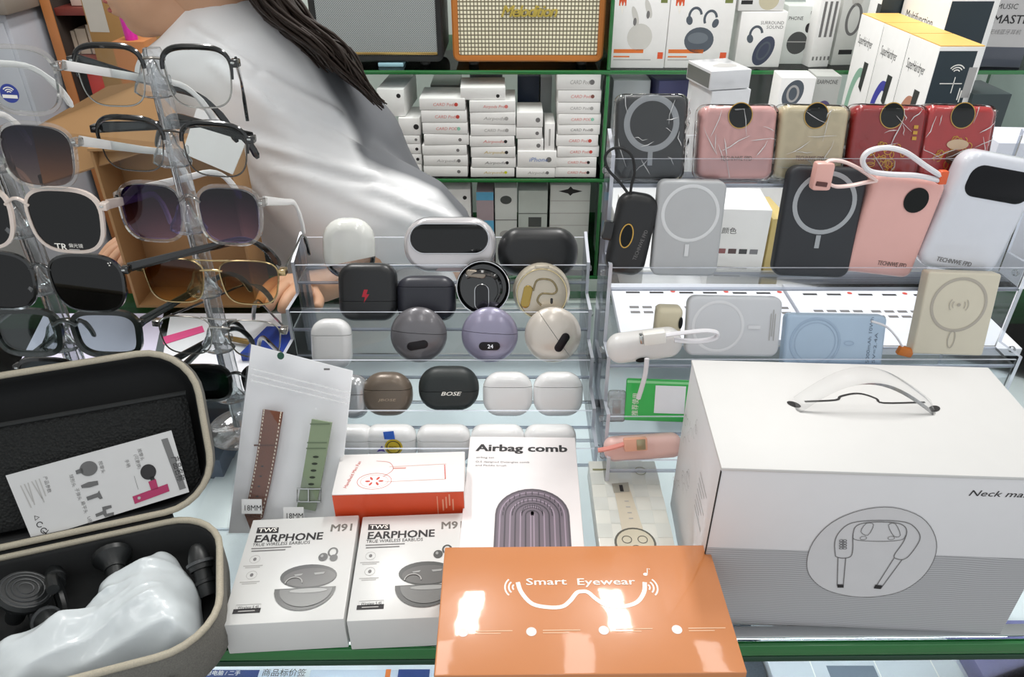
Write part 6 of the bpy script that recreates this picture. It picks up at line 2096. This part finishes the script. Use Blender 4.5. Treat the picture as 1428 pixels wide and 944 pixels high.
J['toe_n'] = (Vector((-.14, YP - .08, -.925)), .028)
J['hip_f'] = (Vector((.0, YP + .12, -.36)), .085)
J['kn_f'] = (Vector((.0, YP + .14, -.62)), .058)
J['an_f'] = (Vector((.06, YP + .14, -.9)), .038)
J['toe_f'] = (Vector((-.06, YP + .14, -.925)), .028)
# near hand: palm and five fingers reaching towards the glasses
pal = px(416, 396, .905)
J['palm'] = (pal, .021)
hd = (pal - J['wr_n'][0]).normalized()
ED = [('pelvis', 'belly'), ('belly', 'chest'), ('chest', 'upper'), ('upper', 'neck'), ('neck', 'skull0'), ('skull0', 'skull'), ('skull', 'crown'),
      ('upper', 'sh_n'), ('sh_n', 'el_n'), ('el_n', 'wr_n'), ('wr_n', 'palm'), ('upper', 'sh_f'), ('sh_f', 'el_f'), ('el_f', 'wr_f'),
      ('pelvis', 'hip_n'), ('hip_n', 'kn_n'), ('kn_n', 'an_n'), ('an_n', 'toe_n'), ('pelvis', 'hip_f'), ('hip_f', 'kn_f'), ('kn_f', 'an_f'), ('an_f', 'toe_f')]


def fingers(key, palm, d, up, sgn):
    side = d.cross(up).normalized()
    for k, (off, ln) in enumerate(((-.022, .052), (-.0075, .068), (.0075, .074), (.022, .064))):
        b0 = palm + d * .028 + side * off
        c1 = b0 + d * ln * .45 - up * .004
        c2 = b0 + d * ln * .75 - up * .016
        c3 = b0 + d * ln * .9 - up * .03
        prev = key
        for i, (c, r) in enumerate(((b0, .0095), (c1, .0085), (c2, .0078), (c3, .0068))):
            nm = '%s_f%d_%d' % (key, k, i)
            J[nm] = (c, r); ED.append((prev, nm)); prev = nm
    prev = key
    for i, (c, r) in enumerate(((palm + side * .02 * sgn + d * .004 - up * .004, .0105), (palm + side * .036 * sgn + d * .022 - up * .012, .0095), (palm + side * .04 * sgn + d * .046 - up * .02, .0078))):
        nm = '%s_t%d' % (key, i)
        J[nm] = (c, r); ED.append((prev, nm)); prev = nm


fingers('palm', pal, (px(401, 404, .865) - pal).normalized(), Vector((.2, -.3, .9)).normalized(), -1)
J['palm_f'] = (J['wr_f'][0] + Vector((-.04, -.05, .0)), .021)
ED.append(('wr_f', 'palm_f'))
fingers('palm_f', J['palm_f'][0], Vector((-.6, -.75, -.1)).normalized(), Vector((0, 0, 1)), 1)
names = list(J)
me = bpy.data.meshes.new('body')
me.from_pydata([tuple(inv @ J[n][0]) for n in names], [(names.index(a), names.index(b)) for a, b in ED], [])
body = bpy.data.objects.new('body', me)
col.objects.link(body)
body.parent = per
body.modifiers.new('skin', 'SKIN')
if not me.skin_vertices:
    me.skin_vertices.new()
for i, n in enumerate(names):
    sv = me.skin_vertices[0].data[i]
    sv.radius = (J[n][1], J[n][1])
    sv.use_root = (n == 'pelvis')
ss = body.modifiers.new('sub', 'SUBSURF'); ss.levels = 2; ss.render_levels = 2
dgp = bpy.context.evaluated_depsgraph_get()
me2 = bpy.data.meshes.new_from_object(body.evaluated_get(dgp))
body.modifiers.clear()
body.data = me2
me2.name = 'body'
me2.materials.clear(); me2.materials.append(SKIN)
me2.polygons.foreach_set('use_smooth', [True] * len(me2.polygons))


# face: looks to -x and down; profile pieces joined into the head as one smooth surface
def ellip(c, r, nu=18, nv=12):
    bm = bmesh.new()
    bmesh.ops.create_uvsphere(bm, u_segments=nu, v_segments=nv, radius=1)
    bmesh.ops.transform(bm, matrix=T(c) @ Matrix.Diagonal((*r, 1)), verts=bm.verts)
    return bm_mesh(bm)


hl = lambda dx, dy, dz: inv @ (hc_ + Vector((dx, dy, dz)))
facem = merge(ellip(hl(-.012, 0, .02), (.088, .074, .1)), ellip(hl(-.03, 0, -.055), (.06, .056, .058)), ellip(hl(-.052, 0, -.092), (.03, .03, .024)),
              ellip(hl(-.086, 0, -.064), (.017, .026, .008)), ellip(hl(-.083, 0, -.079), (.016, .024, .008)), ellip(hl(-.094, 0, -.03), (.022, .016, .014)), ellip(hl(-.088, 0, -.005), (.014, .011, .03)),
              ellip(hl(.025, -.076, -.01), (.018, .01, .03)), ellip(hl(.025, .076, -.01), (.018, .01, .03)), ellip(hl(-.0, 0, -.075), (.062, .05, .045)))
fo = bpy.data.objects.new('head', facem)
col.objects.link(fo); fo.parent = per
rm = fo.modifiers.new('remesh', 'REMESH'); rm.mode = 'VOXEL'; rm.voxel_size = .0045
sm = fo.modifiers.new('smooth', 'SMOOTH'); sm.factor = .6; sm.iterations = 5
dgp = bpy.context.evaluated_depsgraph_get(); dgp.update()
fm = bpy.data.meshes.new_from_object(fo.evaluated_get(dgp))
fo.modifiers.clear(); fo.data = fm; fm.name = 'head'
fm.materials.clear(); fm.materials.append(SKIN)
fm.polygons.foreach_set('use_smooth', [True] * len(fm.polygons))
lip = mat('lip', (176, 92, 84), .4)
link('upper_lip', ellip(hl(-.0925, 0, -.0655), (.0125, .021, .0045)), lip, fo, smooth=180)
link('lower_lip', ellip(hl(-.0895, 0, -.0775), (.0125, .019, .0052)), lip, fo, smooth=180)
for s_ in (-1, 1):
    ey_ = link('eye', ellip(hl(-.076, s_ * .033, .018), (.011, .014, .009)), mat('eye_white', (236, 232, 228), .2), fo, smooth=180)
    link('iris', ellip(hl(-.0855, s_ * .035, .017), (.003, .0055, .0055)), mat('iris_dark', (40, 28, 22), .2), ey_, smooth=180)
    link('eyebrow', tubem(spline([hl(-.087, s_ * .016, .04), hl(-.086, s_ * .035, .046), hl(-.07, s_ * .056, .042)], 5), .0035, 6), mat('hair_dark', (42, 32, 28), .45), fo)

# ---- hair: cap and long strands falling down the back
HAIR = mat('hair_dark', (42, 32, 28), .45)
cap = ellip(hl(.03, 0, .045), (.098, .09, .092), 24, 16)
bmh = bmesh.new(); bmh.from_mesh(cap)
bmesh.ops.bisect_plane(bmh, geom=bmh.verts[:] + bmh.edges[:] + bmh.faces[:], plane_co=hl(-.05, 0, .02), plane_no=Vector((.75, 0, .65)), clear_inner=True)
hr = link('hair', bm_mesh(bmh), HAIR, per, smooth=180)
random.seed(21)
st = []
for k in range(280):
    yy = random.uniform(-1, 1)
    root_ = hc_ + Vector((.06 + random.uniform(-.05, .06), yy * .08, .1 - abs(yy) * .03 + random.uniform(-.05, .0)))
    du = random.gauss(0, 1)
    e1 = px(390 + du * 10 + random.uniform(-14, 18), 18 + random.uniform(-12, 12), YP - .12 + (yy + 1) * .06)
    e2 = px(452 + du * 9 + random.uniform(-16, 18), 68 + random.uniform(-10, 10), YP - .15 + (yy + 1) * .06)
    tt = random.random() ** .6
    e3 = px(400 + 135 * tt + random.uniform(-6, 6), 20 + 128 * tt + random.uniform(-5, 8), YP - .16 + (yy + 1) * .06)
    if tt < .55:
        e3 = e2.lerp(e3, .3) + Vector((.01, 0, -.02))
    L = spline([inv @ root_, inv @ root_.lerp(e1, .5) + Vector((.012, 0, .012)), inv @ e1, inv @ e2, inv @ e3], 5)
    n_ = len(L)
    st.append(tubem(L, [.0028 * (1 - .8 * (i / (n_ - 1)) ** 2) + .0004 for i in range(n_)], 5))
ha = link('hair_strands', merge(*st), mat('hair_strand', (40, 29, 23), .5, amt=.35, scale=12, spec=.25), hr, smooth=180)
ha['kind'] = 'stuff'

# ---- white shirt: torso and near sleeve as one cloth surface
def sect(pl, pr, y, dep, tw=0.0, n=24):
    """elliptic section between two photo points at depth y"""
    a, b = px(*pl, y), px(*pr, y)
    c = (a + b) / 2
    hx = (b - a) / 2
    return [inv @ (c + hx * math.cos(2 * PI * k / n) + Vector((0, dep * math.sin(2 * PI * k / n), 0))) for k in range(n)]


Y1 = YP + .01
torso = loft([sect((262, -2), (332, -8), Y1, .05), sect((238, 40), (352, -8), Y1, .075), sect((205, 70), (418, 18), Y1, .125), sect((196, 92), (472, 62), Y1, .14), sect((215, 130), (508, 112), Y1, .145),
              sect((262, 185), (552, 178), Y1, .145), sect((320, 255), (588, 250), Y1, .145), sect((380, 335), (620, 318), Y1, .15), sect((430, 420), (660, 400), Y1, .155), sect((470, 500), (700, 470), Y1, .16)])
Y2 = YP - .07
sleeve = loft([sect((232, 120), (330, 60), Y2 + .06, .04), sect((250, 172), (400, 92), Y2 + .02, .06), sect((312, 236), (470, 168), Y2, .075), sect((372, 296), (556, 226), Y2 - .02, .08), sect((415, 330), (618, 256), Y2 - .03, .085), sect((432, 348), (656, 300), Y2 - .03, .085), sect((442, 358), (660, 338), Y2 - .03, .08)])
so = bpy.data.objects.new('shirt', merge(torso, sleeve))
col.objects.link(so); so.parent = per
rm = so.modifiers.new('remesh', 'REMESH'); rm.mode = 'VOXEL'; rm.voxel_size = .0065
sm = so.modifiers.new('smooth', 'SMOOTH'); sm.factor = .7; sm.iterations = 7
dgp = bpy.context.evaluated_depsgraph_get(); dgp.update()
sm_ = bpy.data.meshes.new_from_object(so.evaluated_get(dgp))
so.modifiers.clear(); so.data = sm_; sm_.name = 'shirt'
# drape folds running down the back and over the shoulder (start, end, height, width)
CREASE = [(268, 40, 350, 95, .008, 7), (372, 105, 470, 160, .010, 8), (398, 150, 505, 210, .009, 7), (345, 195, 520, 246, .013, 8), (330, 120, 420, 175, .007, 8), (300, 90, 372, 150, .006, 9),
          (380, 235, 520, 268, .008, 9), (520, 262, 618, 300, .007, 7), (440, 255, 600, 320, .006, 10), (300, 200, 380, 290, .007, 9)]
for vtx in sm_.vertices:
    w3 = per.matrix_basis @ vtx.co
    s_ = (w3.x * .72 - w3.z * .69)          # along the back
    t_ = (w3.x * .69 + w3.z * .72)          # across
    fold = math.sin(t_ * 62 + 5 * noise.noise(Vector((s_ * 5, t_ * 4, 1)))) * max(0, noise.noise(Vector((s_ * 6 + 3, t_ * 5, w3.y * 3))) + .25)
    dsp = .006 * fold + .004 * noise.noise(w3 * 14)
    if w3.y < YP:
        rel = w3 - Vector((0, 0, CH))
        dep_ = rel.y * math.cos(TH) - rel.z * math.sin(TH)
        uu = 714 + F * rel.x / dep_
        vv_ = 472 - F * (rel.y * math.sin(TH) + rel.z * math.cos(TH)) / dep_
        for (x0, y0, x1_, y1_, am, wd_) in CREASE:
            dx_, dy_ = x1_ - x0, y1_ - y0
            l2 = dx_ * dx_ + dy_ * dy_
            tt_ = max(0, min(1, ((uu - x0) * dx_ + (vv_ - y0) * dy_) / l2))
            sd = ((uu - x0) * dy_ - (vv_ - y0) * dx_) / math.sqrt(l2)
            dd2 = math.hypot(uu - x0 - tt_ * dx_, vv_ - y0 - tt_ * dy_)
            if dd2 < 3 * wd_:
                am_ = am * .65
                dsp += am_ * math.exp(-(dd2 / wd_) ** 2) * (1 if abs(sd) < wd_ else .6) - am_ * .8 * math.exp(-((sd - 1.5 * wd_) / wd_) ** 2) * math.exp(-(dd2 / (2 * wd_)) ** 2)
    vtx.co += vtx.normal * dsp
sm_.materials.clear()
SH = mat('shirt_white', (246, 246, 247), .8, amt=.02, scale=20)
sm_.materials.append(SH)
sm_.polygons.foreach_set('use_smooth', [True] * len(sm_.polygons))
# the grey dyed panel on the shirt's back: a band of colour across the cloth along the spine
nt = SH.node_tree
bs = nt.nodes['Principled BSDF']
tcn = nt.nodes.new('ShaderNodeTexCoord')
sp = nt.nodes.new('ShaderNodeSeparateXYZ'); nt.links.new(tcn.outputs['Object'], sp.inputs[0])
# distance past the spine line through two points of the back (object space)
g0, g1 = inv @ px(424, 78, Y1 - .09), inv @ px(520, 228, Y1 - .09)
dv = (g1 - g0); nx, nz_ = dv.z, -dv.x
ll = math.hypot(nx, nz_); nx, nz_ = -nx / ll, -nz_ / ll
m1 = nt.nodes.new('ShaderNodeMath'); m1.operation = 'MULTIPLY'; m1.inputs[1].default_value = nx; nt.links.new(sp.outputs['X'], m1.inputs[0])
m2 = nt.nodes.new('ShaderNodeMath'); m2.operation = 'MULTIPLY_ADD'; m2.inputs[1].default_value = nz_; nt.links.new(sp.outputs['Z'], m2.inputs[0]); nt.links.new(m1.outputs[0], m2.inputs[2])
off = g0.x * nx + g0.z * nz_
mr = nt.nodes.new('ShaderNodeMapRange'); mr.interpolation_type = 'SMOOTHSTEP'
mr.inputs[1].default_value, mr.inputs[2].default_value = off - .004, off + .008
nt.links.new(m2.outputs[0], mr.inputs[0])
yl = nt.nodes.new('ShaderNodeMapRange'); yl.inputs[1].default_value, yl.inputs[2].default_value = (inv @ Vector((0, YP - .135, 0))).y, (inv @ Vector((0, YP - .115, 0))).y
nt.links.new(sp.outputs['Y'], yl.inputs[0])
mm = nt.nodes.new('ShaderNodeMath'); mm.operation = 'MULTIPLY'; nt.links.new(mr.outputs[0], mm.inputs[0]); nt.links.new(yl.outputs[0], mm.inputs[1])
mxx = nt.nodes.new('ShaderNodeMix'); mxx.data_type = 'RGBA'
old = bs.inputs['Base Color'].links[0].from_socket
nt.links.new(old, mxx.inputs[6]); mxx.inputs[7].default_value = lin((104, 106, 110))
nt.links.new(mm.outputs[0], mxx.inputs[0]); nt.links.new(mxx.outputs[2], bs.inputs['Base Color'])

# trousers
rg = lambda c, r, n=16: [inv @ (Vector(c) + Vector((r * math.cos(2 * PI * k / n), r * math.sin(2 * PI * k / n), 0))) for k in range(n)]
tro = []
for a, b, c in ((('hip_n'), ('kn_n'), ('an_n')), (('hip_f'), ('kn_f'), ('an_f'))):
    tro.append(loft([rg(J[a][0] + Vector((0, 0, .1)), .095), rg(J[a][0], .095), rg(J[b][0], .08), rg(J[c][0] + Vector((0, 0, .03)), .07)]))
link('trousers', merge(*tro), mat('trousers_dark', (46, 48, 56), .8), per, smooth=80)
